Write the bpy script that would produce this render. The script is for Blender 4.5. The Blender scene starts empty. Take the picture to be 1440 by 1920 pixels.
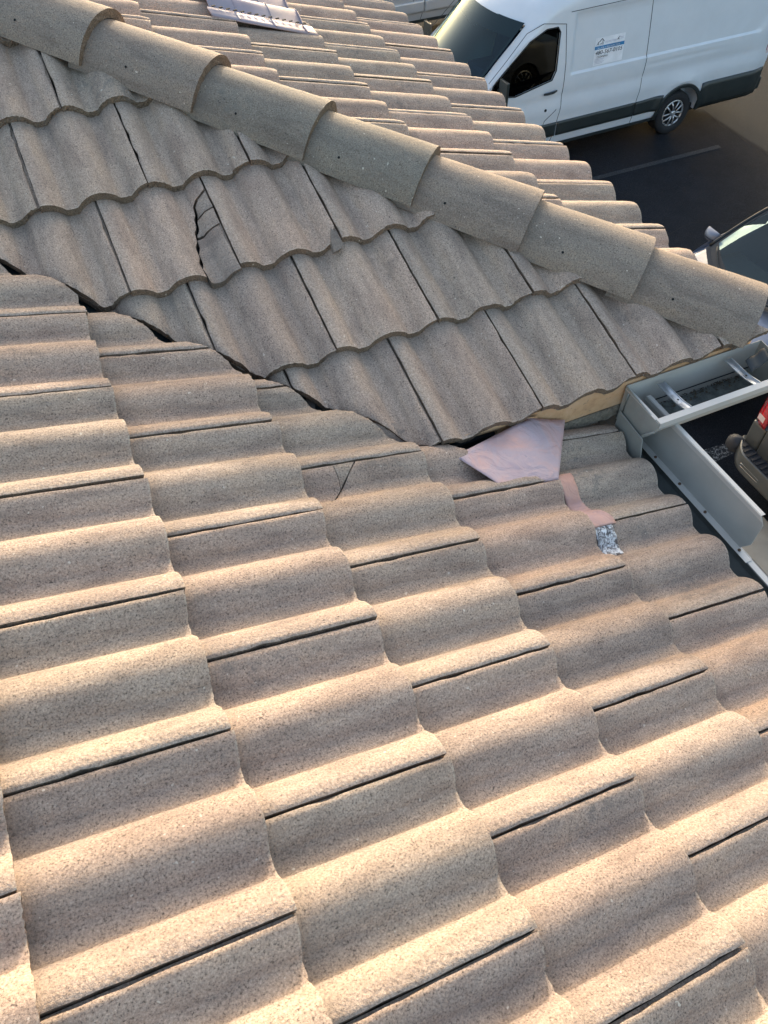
import bpy, bmesh, math, random
from mathutils import Vector, Matrix, noise
random.seed(7)
R_ = math.radians
S = bpy.context.scene

# ------------------------------------------------------------------ camera, sky, sun, exposure
cam_d = bpy.data.cameras.new('camera'); cam = bpy.data.objects.new('camera', cam_d)
S.collection.objects.link(cam); S.camera = cam
Rm = Matrix(((0.9114, -0.4115, -0.0037), (-0.3244, -0.7128, -0.6218), (0.2532, 0.5679, -0.7832)))
# rows are camera right, down, forward in world axes
right, down, fwd = Rm[0].copy(), Rm[1].copy(), Rm[2].copy()
fwd.normalize(); right = (right - fwd*right.dot(fwd)).normalized(); down = fwd.cross(right)
M = Matrix.Identity(4)
for i in range(3):
    M[i][0] = right[i]; M[i][1] = -down[i]; M[i][2] = -fwd[i]
M.translation = Vector((0.3507, -0.2901, 1.1678))
cam.matrix_world = M
cam_d.sensor_fit = 'VERTICAL'; cam_d.sensor_height = 36.0; cam_d.lens = 36.0*1478.2/1920
cam_d.clip_start = 0.02; cam_d.clip_end = 3000

SUN_DIR = Vector((0.36, 0.885, 0.205)).normalized()      # towards the sun
elev = math.asin(SUN_DIR.z)
world = bpy.data.worlds.new('World'); S.world = world; world.use_nodes = True
nt = world.node_tree
sky = nt.nodes.new('ShaderNodeTexSky'); sky.sky_type = 'NISHITA'; sky.sun_disc = False
sky.sun_elevation = elev; sky.sun_rotation = math.atan2(SUN_DIR.x, SUN_DIR.y)
sky.air_density = 1.1; sky.dust_density = 4.5; sky.ozone_density = 1.0
bg = nt.nodes['Background']; bg.inputs['Strength'].default_value = 0.15
nt.links.new(sky.outputs[0], bg.inputs[0])
sd = bpy.data.lights.new('sun', 'SUN'); sd.energy = 1.05; sd.angle = R_(1.2); sd.color = (1.0, 0.93, 0.82)
sun = bpy.data.objects.new('sun', sd); S.collection.objects.link(sun)
sun.rotation_euler = SUN_DIR.to_track_quat('Z', 'Y').to_euler()
S.view_settings.view_transform = 'Standard'; S.view_settings.look = 'None'
S.view_settings.gamma = 1.0; S.view_settings.use_curve_mapping = False
S.view_settings.exposure = 1.90

# ------------------------------------------------------------------ helpers
COL = S.collection
def link(o, parent=None):
    COL.objects.link(o)
    if parent is not None: o.parent = parent
    return o
def meta(o, label=None, cat=None, group=None, kind=None):
    if label: o['label'] = label
    if cat: o['category'] = cat
    if group: o['group'] = group
    if kind: o['kind'] = kind
    return o
def empty(name, loc=(0, 0, 0), rotz=0.0, parent=None):
    o = bpy.data.objects.new(name, None); o.empty_display_size = .1
    o.location = loc; o.rotation_euler = (0, 0, rotz)
    return link(o, parent)
class MB:
    """collects verts and faces for one mesh"""
    def __init__(s): s.v = []; s.f = []; s.sm = []
    def add(s, vs, fs, smooth=False):
        b = len(s.v); s.v += [tuple(x) for x in vs]
        s.f += [tuple(b+i for i in f) for f in fs]; s.sm += [smooth]*len(fs); return s
    def box(s, a, b, mat=None):
        x0, y0, z0 = a; x1, y1, z1 = b
        vs = [Vector(p) for p in ((x0,y0,z0),(x1,y0,z0),(x1,y1,z0),(x0,y1,z0),(x0,y0,z1),(x1,y0,z1),(x1,y1,z1),(x0,y1,z1))]
        if mat: vs = [mat @ v for v in vs]
        return s.add(vs, [(0,3,2,1),(4,5,6,7),(0,1,5,4),(1,2,6,5),(2,3,7,6),(3,0,4,7)])
    def grid(s, fn, nu, nv, smooth=True, closed_v=False):
        vs = [fn(i/nu, j/nv) for i in range(nu+1) for j in range(nv+1)]
        fs = [(i*(nv+1)+j, (i+1)*(nv+1)+j, (i+1)*(nv+1)+j+1, i*(nv+1)+j+1) for i in range(nu) for j in range(nv)]
        return s.add(vs, fs, smooth)
    def tube(s, pts, r, n=8, smooth=True, cap=True):
        pts = [Vector(p) for p in pts]; rings = []
        for i, p in enumerate(pts):
            d = (pts[min(i+1, len(pts)-1)] - pts[max(i-1, 0)]).normalized()
            a = d.cross(Vector((0, 0, 1)))
            if a.length < 1e-3: a = d.cross(Vector((0, 1, 0)))
            a.normalize(); b = d.cross(a)
            rr = r[i] if isinstance(r, (list, tuple)) else r
            rings += [p + a*rr*math.cos(2*math.pi*k/n) + b*rr*math.sin(2*math.pi*k/n) for k in range(n)]
        fs = [(i*n+k, i*n+(k+1) % n, (i+1)*n+(k+1) % n, (i+1)*n+k) for i in range(len(pts)-1) for k in range(n)]
        if cap: fs += [tuple(range(n))[::-1], tuple((len(pts)-1)*n+k for k in range(n))]
        return s.add(rings, fs, smooth)
    def prism(s, poly, axis_vec, smooth=False):
        n = len(poly); a = [Vector(p) for p in poly]; b = [p + Vector(axis_vec) for p in a]
        return s.add(a+b, [tuple(range(n))[::-1], tuple(range(n, 2*n))] + [(i, (i+1) % n, n+(i+1) % n, n+i) for i in range(n)], smooth)
    def build(s, name, mat, parent=None, fix=True, bevel=0):
        me = bpy.data.meshes.new(name); me.from_pydata(s.v, [], s.f)
        me.polygons.foreach_set('use_smooth', s.sm)
        me.materials.append(mat)
        if fix:
            bm = bmesh.new(); bm.from_mesh(me); bmesh.ops.recalc_face_normals(bm, faces=bm.faces); bm.to_mesh(me); bm.free()
        o = bpy.data.objects.new(name, me); link(o, parent)
        if bevel:
            m = o.modifiers.new('bevel', 'BEVEL'); m.width = bevel; m.segments = 2; m.limit_method = 'ANGLE'
        return o
def boolean_diff(o, cutters):
    """cut one prism after the other; a degenerate result is retried with another solver"""
    for c in cutters:
        n0 = len(o.data.polygons)
        for solver, self_ in (('EXACT', False), ('EXACT', True), ('FAST', False)):
            m = o.modifiers.new('cut', 'BOOLEAN'); m.object = c; m.operation = 'DIFFERENCE'; m.solver = solver
            if self_: m.use_self = True
            dg = bpy.context.evaluated_depsgraph_get(); dg.update()
            me = bpy.data.meshes.new_from_object(o.evaluated_get(dg)); o.modifiers.clear()
            if len(me.polygons) > .6*n0: o.data = me; break
        else: print('cut failed', c.name)
    for c in cutters: bpy.data.objects.remove(c)
    me = o.data
    for p in me.polygons: p.use_smooth = True
    try: me.set_sharp_from_angle(angle=R_(32))
    except Exception: pass

# ------------------------------------------------------------------ materials
class NT:
    def __init__(s, name):
        s.m = bpy.data.materials.new(name); s.m.use_nodes = True; s.t = s.m.node_tree
        s.b = s.t.nodes['Principled BSDF']; s.co = s.t.nodes.new('ShaderNodeTexCoord')
    def n(s, typ, **kw):
        x = s.t.nodes.new(typ)
        for k, v in kw.items(): setattr(x, k, v)
        return x
    def l(s, a, b): s.t.links.new(a, b)
    def noise(s, scale, detail=3, rough=.6, vec=None, dist=0):
        x = s.n('ShaderNodeTexNoise'); x.inputs['Scale'].default_value = scale; x.inputs['Detail'].default_value = detail
        x.inputs['Roughness'].default_value = rough; x.inputs['Distortion'].default_value = dist
        s.l(vec if vec is not None else s.co.outputs['Object'], x.inputs['Vector']); return x.outputs['Fac']
    def ramp(s, fac, stops):
        x = s.n('ShaderNodeValToRGB'); e = x.color_ramp.elements
        for i, (p, c) in enumerate(stops):
            if i < 2: e[i].position = p
            el = e[i] if i < 2 else e.new(p)
            el.color = tuple(c)+(1,) if hasattr(c, '__len__') else (c, c, c, 1)
        s.l(fac, x.inputs[0]); return x.outputs[0]
    def mix(s, fac, a, b, mode='MIX'):
        x = s.n('ShaderNodeMixRGB', blend_type=mode)
        for sock, v in ((x.inputs[0], fac), (x.inputs[1], a), (x.inputs[2], b)):
            if isinstance(v, (int, float)): sock.default_value = v if sock.type == 'VALUE' else (v, v, v, 1)
            elif isinstance(v, tuple): sock.default_value = v + (1,) if len(v) == 3 else v
            else: s.l(v, sock)
        return x.outputs[0]
    def math(s, op, a, b=0.0, c=None):
        x = s.n('ShaderNodeMath', operation=op)
        for i, v in enumerate((a, b, c)):
            if v is None: continue
            if isinstance(v, (int, float)): x.inputs[i].default_value = v
            else: s.l(v, x.inputs[i])
        return x.outputs[0]
    def bump(s, h, strength, dist, prev=None):
        x = s.n('ShaderNodeBump'); x.inputs['Strength'].default_value = strength; x.inputs['Distance'].default_value = dist
        s.l(h, x.inputs['Height'])
        if prev is not None: s.l(prev, x.inputs['Normal'])
        s.l(x.outputs[0], s.b.inputs['Normal']); return x.outputs[0]

def simple(name, col, rough=.5, metal=0.0, var=.12, scale=6.0, coat=0.0, bump=0.0, bscale=60, spec=.5):
    k = NT(name)
    c = k.mix(k.ramp(k.noise(scale, 4), [(.3, 0.0), (.7, 1.0)]), tuple(x*(1-var) for x in col), tuple(min(1, x*(1+var)) for x in col))
    k.l(c, k.b.inputs['Base Color']); k.b.inputs['Metallic'].default_value = metal
    r = k.math('MULTIPLY_ADD', k.noise(scale*3, 3), .2, rough-.1); k.l(r, k.b.inputs['Roughness'])
    k.b.inputs['Coat Weight'].default_value = coat; k.b.inputs['Coat Roughness'].default_value = .05
    k.b.inputs['Specular IOR Level'].default_value = spec
    if bump: k.bump(k.noise(bscale, 3), bump, .002)
    return k.m

def concrete_tile(name, light, mid, dark, strip=False, speck=.5):
    k = NT(name)
    info = k.n('ShaderNodeObjectInfo')
    vec = k.n('ShaderNodeVectorMath', operation='ADD'); k.l(k.co.outputs['Object'], vec.inputs[0])
    sc = k.n('ShaderNodeVectorMath', operation='SCALE'); cmb = k.n('ShaderNodeCombineXYZ')
    k.l(info.outputs['Random'], cmb.inputs[0]); k.l(k.math('MULTIPLY', info.outputs['Random'], 7.3), cmb.inputs[1])
    k.l(cmb.outputs[0], sc.inputs[0]); sc.inputs['Scale'].default_value = 11.0; k.l(sc.outputs[0], vec.inputs[1])
    V = vec.outputs[0]
    grain = k.noise(270, 3.5, .75, V)
    coarse = k.noise(75, 3, .65, V)
    c = k.ramp(grain, [(.34, dark), (.43, mid), (.56, light), (.68, tuple(min(1, x*1.30) for x in light))])
    # broad staining, streaks along the fall of the tile, per tile tint
    mp = k.n('ShaderNodeMapping'); mp.inputs['Scale'].default_value = (1.0, 3.2, 3.2); k.l(V, mp.inputs[0])
    st = k.ramp(k.noise(5.5, 4, .6, mp.outputs[0], .4), [(.36, (.74, .73, .74)), (.52, (1, 1, 1)), (.72, (1.08, 1.03, .96))])
    c = k.mix(.85, c, st, 'MULTIPLY')
    blot = k.ramp(k.noise(9, 3, .55, V), [(.66, 0.0), (.78, 1.0)])
    c = k.mix(k.math('MULTIPLY', blot, .5), c, (.13, .115, .105))
    mp2 = k.n('ShaderNodeMapping'); mp2.inputs['Scale'].default_value = (1.3, 9.0, 9.0); k.l(V, mp2.inputs[0])
    wash = k.ramp(k.noise(4.2, 4, .65, mp2.outputs[0], .3), [(.50, 0.0), (.66, 1.0)])
    c = k.mix(k.math('MULTIPLY', wash, .30), c, (.20, .165, .14))
    lich = k.math('MULTIPLY', k.ramp(k.noise(2.6, 2, .5, V), [(.56, 0.0), (.66, 1.0)]), k.ramp(k.noise(34, 4, .75, V), [(.50, 0.0), (.60, 1.0)]))
    c = k.mix(k.math('MULTIPLY', lich, .45), c, (.15, .145, .135))
    fleck = k.ramp(k.noise(95, 1, .4, V), [(.765, 0.0), (.79, 1.0)])
    c = k.mix(k.math('MULTIPLY', fleck, .7), c, (.72, .66, .56))
    pk = k.ramp(k.noise(3.3, 2, .5, V), [(.4, 0.0), (.65, 1.0)])
    c = k.mix(k.math('MULTIPLY', pk, .35), c, (1.0, .93, .90), 'MULTIPLY')
    tint = k.ramp(info.outputs['Random'], [(0.0, (.84, .81, .80)), (.3, (1.0, .95, .92)), (.6, (.92, .92, .88)), (.8, (1.04, .96, .92)), (1.0, (1.10, 1.04, .99))])
    c = k.mix(1.0, c, tint, 'MULTIPLY')
    if strip:   # coarse paler slurry band along the left edge of each tile
        sep = k.n('ShaderNodeSeparateXYZ'); k.l(k.co.outputs['Object'], sep.inputs[0])
        wob = k.math('MULTIPLY_ADD', k.noise(40, 2, .5, V), .012, sep.outputs[1])
        msk = k.ramp(wob, [(.030, 1.0), (.044, 0.0)])
        c2 = k.ramp(k.noise(200, 3, .75, V), [(.34, dark), (.44, tuple(x*.95 for x in mid)), (.54, tuple(x*.98 for x in light)), (.68, tuple(min(1, x*1.35) for x in light))])
        c2 = k.mix(.6, c2, st, 'MULTIPLY')
        c = k.mix(k.math('MULTIPLY', msk, .5), c, c2)
        rgh = k.mix(msk, .35, 1.0)
    else: rgh = .4
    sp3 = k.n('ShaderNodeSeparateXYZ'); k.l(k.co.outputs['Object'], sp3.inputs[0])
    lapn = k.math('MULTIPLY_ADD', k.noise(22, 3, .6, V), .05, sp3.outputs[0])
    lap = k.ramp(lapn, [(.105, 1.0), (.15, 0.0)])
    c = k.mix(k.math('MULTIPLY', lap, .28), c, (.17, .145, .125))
    nose = k.math('MULTIPLY', k.ramp(sp3.outputs[0], [(.4145, 0.0), (.4165, 1.0)]), k.ramp(k.noise(170, 2, .6, V), [(.45, 0.0), (.55, 1.0)]))
    c = k.mix(k.math('MULTIPLY', nose, .5 if strip else .0), c, (.55, .46, .35))
    pore = k.ramp(k.noise(115, 2, .5, V), [(.24, 0.0), (.30, 1.0)])
    c = k.mix(k.math('MULTIPLY', k.math('SUBTRACT', 1.0, pore), .75), c, (.05, .04, .035))
    k.l(c, k.b.inputs['Base Color'])
    k.b.inputs['Roughness'].default_value = .86; k.b.inputs['Specular IOR Level'].default_value = .3
    b1 = k.bump(k.noise(240, 4, .8, V), .55, .0022)
    b2 = k.bump(coarse, .35, .003, b1)
    if strip:
        hh = k.math('MULTIPLY', k.noise(130, 3, .7, V), msk)
        k.bump(hh, .7, .0035, b2)
    return k.m

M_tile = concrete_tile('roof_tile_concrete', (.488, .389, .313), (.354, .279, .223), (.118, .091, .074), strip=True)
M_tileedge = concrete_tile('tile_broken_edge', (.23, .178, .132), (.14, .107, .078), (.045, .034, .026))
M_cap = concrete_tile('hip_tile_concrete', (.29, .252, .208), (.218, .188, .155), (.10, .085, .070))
M_under = simple('underlayment_felt', (.035, .036, .038), .8, var=.3)
M_valley = simple('dark_valley_metal', (.07, .10, .11), .45, .5, var=.4, scale=20)
M_rib = simple('grey_brown_batten', (.16, .135, .12), .8, var=.25, scale=30)
M_gut = simple('painted_gutter_metal', (.44, .415, .375), .5, .0, var=.08, scale=9)
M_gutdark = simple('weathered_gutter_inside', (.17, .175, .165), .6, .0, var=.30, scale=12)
M_gutlip = simple('gutter_lip_bright', (.58, .54, .49), .4, .15, var=.06)
M_gutend = simple('taupe_end_cap', (.34, .33, .29), .55, 0, var=.12, scale=14)
M_galv = simple('galvanized_strap', (.58, .60, .62), .32, .75, var=.15, scale=40)
M_screw = simple('rusty_screw', (.14, .08, .05), .6, .4)
M_black = simple('black_hole', (.008, .008, .008), .9)
M_silt = simple('gutter_silt', (.14, .145, .13), .95, var=.35, scale=50, bump=.6, bscale=200)

def fascia_mat():
    k = NT('tan_fascia_paint')
    n = k.noise(14, 5, .7)
    c = k.ramp(n, [(.3, (.44, .24, .12)), (.5, (.60, .36, .19)), (.72, (.66, .44, .27))])
    c = k.mix(k.ramp(k.noise(60, 4, .7), [(.62, 0.0), (.75, 1.0)]), c, (.20, .15, .11))
    k.l(c, k.b.inputs['Base Color']); k.b.inputs['Roughness'].default_value = .7; k.bump(n, .4, .003); return k.m
M_fascia = fascia_mat()
def stucco_mat():
    k = NT('rough_stucco')
    n = k.noise(90, 5, .8)
    c = k.ramp(n, [(.3, (.10, .085, .06)), (.5, (.25, .21, .16)), (.7, (.36, .31, .24))])
    k.l(c, k.b.inputs['Base Color']); k.b.inputs['Roughness'].default_value = .95; k.bump(n, 1.0, .008); return k.m
M_stucco = stucco_mat()
def flash_mat(name, a, b, c3, crumple=.9):
    k = NT(name)
    n = k.noise(7, 4, .6, None, .6)
    c = k.ramp(n, [(.3, a), (.5, b), (.66, c3), (.8, a)])
    sc = k.ramp(k.noise(38, 5, .8), [(.66, 0.0), (.70, 1.0)])
    c = k.mix(k.math('MULTIPLY', sc, .5), c, (.22, .24, .26))
    mp = k.n('ShaderNodeMapping'); mp.inputs['Scale'].default_value = (2, 60, 2); mp.inputs['Rotation'].default_value = (0, 0, .7); k.l(k.co.outputs['Object'], mp.inputs[0])
    s2 = k.ramp(k.noise(6, 3, .7, mp.outputs[0]), [(.62, 0.0), (.72, 1.0)])
    c = k.mix(k.math('MULTIPLY', s2, .25), c, (.20, .17, .20))
    k.l(c, k.b.inputs['Base Color']); k.b.inputs['Roughness'].default_value = .65; k.b.inputs['Specular IOR Level'].default_value = .3
    k.bump(k.noise(16, 3, .55, None, 1.2), crumple, .012, k.bump(n, .3, .004)); return k.m
M_pink = flash_mat('pink_primed_flashing', (.50, .345, .35), (.52, .39, .40), (.62, .38, .335))
M_orange = flash_mat('salmon_flashing', (.58, .30, .22), (.62, .36, .28), (.52, .34, .32))
M_vent = flash_mat('mauve_vent_paint', (.30, .25, .28), (.36, .30, .33), (.38, .33, .345), .1)
def foil_mat():
    k = NT('crumpled_white_foil'); n = k.noise(85, 3, .7, None, .8)
    c = k.ramp(n, [(.40, (.10, .09, .09)), (.5, (.40, .38, .38)), (.58, (.78, .77, .77))])
    k.l(c, k.b.inputs['Base Color']); k.b.inputs['Roughness'].default_value = .5; k.bump(n, .8, .004); return k.m
M_foil = foil_mat()

def asphalt_mat():
    k = NT('asphalt')
    g = k.noise(160, 3, .8); big = k.noise(.45, 4, .6); pat = k.noise(3, 5, .65)
    c = k.ramp(g, [(.3, (.004, .0052, .0072)), (.5, (.011, .0135, .0175)), (.72, (.048, .053, .062))])
    c = k.mix(.7, c, k.ramp(pat, [(.3, (.75, .76, .8)), (.7, (1.2, 1.2, 1.2))]), 'MULTIPLY')
    c = k.mix(.8, c, k.ramp(big, [(.35, (.8, .8, .82)), (.65, (1.2, 1.18, 1.15))]), 'MULTIPLY')
    # older grey paving further from the building, behind the joint
    sep = k.n('ShaderNodeSeparateXYZ'); k.l(k.co.outputs['Object'], sep.inputs[0])
    wx = k.math('ADD', sep.outputs[0], k.math('MULTIPLY', k.noise(1.3, 3), .5))
    old = k.ramp(k.math('SUBTRACT', wx, 11.2), [(.60, 0.0), (.64, 1.0)])
    c = k.mix(old, c, k.ramp(g, [(.3, (.0065, .0078, .009)), (.5, (.0125, .0145, .0165)), (.7, (.036, .041, .046))]))
    sp = k.ramp(k.noise(28, 2, .5), [(.78, 0.0), (.82, 1.0)])
    c = k.mix(k.math('MULTIPLY', sp, .35), c, (.16, .16, .16))
    k.l(c, k.b.inputs['Base Color']); k.b.inputs['Roughness'].default_value = .9; k.b.inputs['Specular IOR Level'].default_value = .12
    k.bump(g, .7, .006); return k.m
M_asph = asphalt_mat()
def stripe_mat():
    k = NT('worn_white_stripe'); n = k.noise(55, 5, .8)
    k.l(k.ramp(n, [(.45, (.011, .013, .0165)), (.58, (.045, .047, .05)), (.75, (.14, .145, .15))]), k.b.inputs['Base Color']); k.b.inputs['Roughness'].default_value = .85; return k.m
M_stripe = stripe_mat()
def stripe2_mat():
    k = NT('flaking_white_paint'); n = k.noise(26, 5, .8)
    k.l(k.ramp(n, [(.50, (.012, .013, .016)), (.60, (.30, .30, .29))]), k.b.inputs['Base Color']); k.b.inputs['Roughness'].default_value = .85; return k.m
M_stripe2 = stripe2_mat()
M_walk = simple('walkway_concrete', (.32, .30, .26), .9, var=.15, scale=3, bump=.4, bscale=150)
M_crack = simple('crack_dark', (.01, .01, .01), .95)
M_wall = simple('stucco_wall', (.45, .36, .27), .9, var=.1, scale=10, bump=.6, bscale=120)
M_soffit = simple('soffit_paint', (.40, .31, .22), .8)

def paint(name, col, metal=0.0, rough=.32):
    k = NT(name)
    n = k.noise(3, 4, .6)
    c = k.mix(k.ramp(n, [(.35, 0.0), (.75, 1.0)]), col, tuple(x*.93 for x in col))
    k.l(c, k.b.inputs['Base Color']); k.b.inputs['Metallic'].default_value = metal
    k.l(k.math('MULTIPLY_ADD', k.noise(9, 4, .7), .18, rough-.09), k.b.inputs['Roughness'])
    k.b.inputs['Coat Weight'].default_value = .6; k.b.inputs['Coat Roughness'].default_value = .08
    return k.m
M_white = paint('white_van_paint', (.68, .705, .74))
M_silver = paint('silver_car_paint', (.20, .22, .275), .2, .4)
M_greyvan = paint('grey_van_paint', (.46, .48, .50), .2, .35)
M_truck = paint('grey_truck_paint', (.07, .076, .076), .2, .4)
M_clad = simple('black_plastic_cladding', (.022, .028, .028), .42, var=.15, spec=.6)
M_trim = simple('black_trim', (.012, .013, .014), .35)
M_tyre = simple('tyre_rubber', (.016, .016, .018), .8, var=.2)
M_rim = simple('hubcap_silver', (.55, .55, .56), .28, .7)
M_seam = simple('panel_gap', (.03, .033, .038), .8)
M_int = simple('cabin_dark', (.02, .022, .028), .8)
M_seat = simple('navy_seat_cloth', (.018, .03, .075), .9)
M_dash = simple('dashboard_plastic', (.055, .075, .08), .6)
M_paper = simple('pale_sheet', (.75, .80, .70), .7)
M_lampred = simple('tail_lamp_red', (.42, .005, .012), .12, var=.3, scale=40, coat=1.0)
M_lampclear = simple('reverse_lamp_clear', (.75, .6, .58), .15, coat=1.0)
M_chrome = simple('chrome', (.7, .7, .72), .12, 1.0)
M_step = simple('bumper_step_pad', (.02, .023, .03), .6, bump=.5, bscale=90)

def glass_mat(name, tint, refl=.04):
    m = bpy.data.materials.new(name); m.use_nodes = True; t = m.node_tree
    for n in list(t.nodes):
        if n.type == 'BSDF_PRINCIPLED': t.nodes.remove(n)
    tr = t.nodes.new('ShaderNodeBsdfTransparent'); tr.inputs[0].default_value = tint+(1,)
    gl = t.nodes.new('ShaderNodeBsdfGlossy'); gl.inputs['Roughness'].default_value = .015; gl.inputs['Color'].default_value = (.9, 1, .97, 1)
    fr = t.nodes.new('ShaderNodeFresnel'); fr.inputs[0].default_value = 1.52
    ad = t.nodes.new('ShaderNodeMath'); ad.operation = 'MULTIPLY_ADD'; ad.inputs[1].default_value = 1.1; ad.inputs[2].default_value = refl
    t.links.new(fr.outputs[0], ad.inputs[0])
    mx = t.nodes.new('ShaderNodeMixShader'); t.links.new(ad.outputs[0], mx.inputs[0]); t.links.new(tr.outputs[0], mx.inputs[1]); t.links.new(gl.outputs[0], mx.inputs[2])
    t.links.new(mx.outputs[0], t.nodes['Material Output'].inputs[0]); return m
M_glass = glass_mat('windshield_glass', (.50, .70, .72), .0)
M_glass2 = glass_mat('side_window_glass', (.02, .028, .04), -.03)

# ------------------------------------------------------------------ ground and parking lot
G = -5.51
m = MB(); m.add([(-900, -900, G), (900, -900, G), (900, 900, G), (-900, 900, G)], [(0, 1, 2, 3)])
ground = m.build('asphalt_ground', M_asph); meta(ground, kind='structure')
stripes = []
for i, y in enumerate((9.44, 12.31, 6.57, 15.18, .83)):
    m = MB(); m.add([(6.3, y-.05, G+.004), (11.0, y-.05, G+.004), (11.0, y+.05, G+.004), (6.3, y+.05, G+.004)], [(0, 1, 2, 3)])
    m.build('parking_stripe', M_stripe, ground)
m = MB(); m.add([(6.16, 3.64, G+.004), (6.75, 3.70, G+.004), (6.75, 3.82, G+.004), (6.20, 3.86, G+.004)], [(0, 1, 2, 3)])
m.build('parking_stripe', M_stripe2, ground)
def crack(pts, w):
    P = []; 
    for i in range(len(pts)-1):
        a, b = Vector(pts[i]), Vector(pts[i+1]); n = max(2, int((b-a).length/.09))
        for k in range(n):
            p = a.lerp(b, k/n); nn = noise.noise_vector(Vector((p.x*3.1, p.y*3.1, 3)))
            P.append(Vector((p.x+nn.x*.09, p.y+nn.y*.09, 0)))
    P.append(Vector(pts[-1]))
    vs = []; fs = []
    for i, p in enumerate(P):
        d = (P[min(i+1, len(P)-1)]-P[max(i-1, 0)]).normalized(); s = Vector((-d.y, d.x, 0))
        ww = w*(.4+1.0*abs(noise.noise(Vector((p.x*7, p.y*7, 1)))))
        vs += [(p.x+s.x*ww, p.y+s.y*ww, G+.003), (p.x-s.x*ww, p.y-s.y*ww, G+.003)]
        if i: fs.append((2*i-2, 2*i-1, 2*i+1, 2*i))
    m = MB(); m.add(vs, fs); return m.build('pavement_crack', M_crack, ground)
crack([(11.85, 11.6, 0), (11.65, 10.7, 0), (11.5, 10.04, 0), (11.58, 8.9, 0), (11.7, 7.4, 0), (11.6, 5, 0)], .016)
crack([(7.2, 7.9, 0), (8.2, 7.5, 0), (9.1, 7.75, 0), (9.9, 7.3, 0), (10.8, 7.5, 0)], .006)
crack([(9.2, 6.6, 0), (9.9, 6.0, 0), (11.4, 5.7, 0)], .006)
# walkway slabs along the building, a joint between each
wk = empty('walkway', (0, 0, 0)); meta(wk, kind='structure')
ys = [-6.2, -4.65, -3.1, -1.55, 0, .8, 2.0, 3.475, 5.0, 6.5, 8.0, 9.5, 11, 12.5, 14, 15.5, 17]
for a, b in zip(ys[:-1], ys[1:]):
    m = MB(); m.box((1.2, a+.008, G-.05), (6.07, b-.008, G+.15)); m.build('concrete_slab', M_walk, wk, bevel=.02)
# ------------------------------------------------------------------ tiled roof: planes
T = 0.3213; PIT = math.atan(T); CP, SP = math.cos(PIT), math.sin(PIT)
EXP = .3460; LT = .42; W = .305; TH = .025; AMP = .035; OV = LT-EXP; TILT = TH/EXP
V0 = .006
def prof(v):
    ph = (v-V0)/(W/2); ph = abs(ph-round(ph))          # 0 at a crest, .5 mid pan
    q = 1-(ph/.385)**2                                  # round barrel whose foot lies at .385
    k = .05; q = .5*(q+math.sqrt(q*q+k*k))              # small fillet into the flat pan
    return -AMP*(1-min(1.0, q)**.82) - .0015*max(0, ph-.38)/.12
def ztop(u, v): return prof(v) + (u-OV)*TILT
# frames: origin on crest plane, X downslope, Y to the right when looking upslope, Z normal
def frame(o, dx, dy):
    X = Vector(dx).normalized(); Y = Vector(dy).normalized(); Z = X.cross(Y)
    mm = Matrix.Identity(4)
    for i in range(3): mm[i][0] = X[i]; mm[i][1] = Y[i]; mm[i][2] = Z[i]
    mm.translation = Vector(o); return mm
FA = frame((0, 0, 0), (CP, 0, -SP), (0, 1, 0))                           # slope position 0 = edge 0 of the near slope
FB = frame((1.679, .952, -.346), (0, -CP, -SP), (1, 0, 0))               # slope position 0 = eave of the middle slope
XC = 2.15; FC = frame((XC, 1.476, -.346+T*(3.21-.952-XC)), (CP, 0, -SP), (0, 1, 0))

building = empty('tiled_roof_building', (0, 0, G))
meta(building, 'building with tan concrete tile roof of three slopes meeting at hip and valley', 'building')
def child(o):  # parent keeping world transform for objects built in world coordinates
    o.parent = building; o.matrix_parent_inverse = Matrix.Translation((0, 0, -G)); return o

def deck(name, pts, mat):
    m = MB(); P = [Vector(p) for p in pts]
    n = (P[1]-P[0]).cross(P[2]-P[0]).normalized(); n = n if n.z > 0 else -n
    m.prism(P, -n*.03); return child(m.build(name, mat))
dA = lambda x, y, h=-.082: (x, y, -T*x+h)
zB = lambda y, h=-.082: -.346+T*(y-.952)+h
zC = lambda x, h=-.082: -.346+T*(3.21-.952-x)+h
slopeA = deck('roof_slope', [dA(-2.6, -2.6), dA(1.60, -2.6), dA(1.60, 1.35), dA(.66, 1.35), dA(-2.6, 4.60)], M_under)
slopeB = deck('roof_slope', [(1.04, .985, zB(.985)), (2.155, .985, zB(.985)), (-1.2, 4.34, zB(4.34)), (-2.6, 4.60, zB(4.60))], M_under)
slopeC = deck('roof_slope', [(2.10, 1.08, zC(2.10)), (2.10, 6.2, zC(2.10)), (-1.9, 6.2, zC(-1.9)), (-1.9, 5.08, zC(-1.9))], M_under)
slopeA['label'] = 'near slope facing right'; slopeB['label'] = 'middle slope between valley and hip'; slopeC['label'] = 'far slope beyond the hip'

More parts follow.
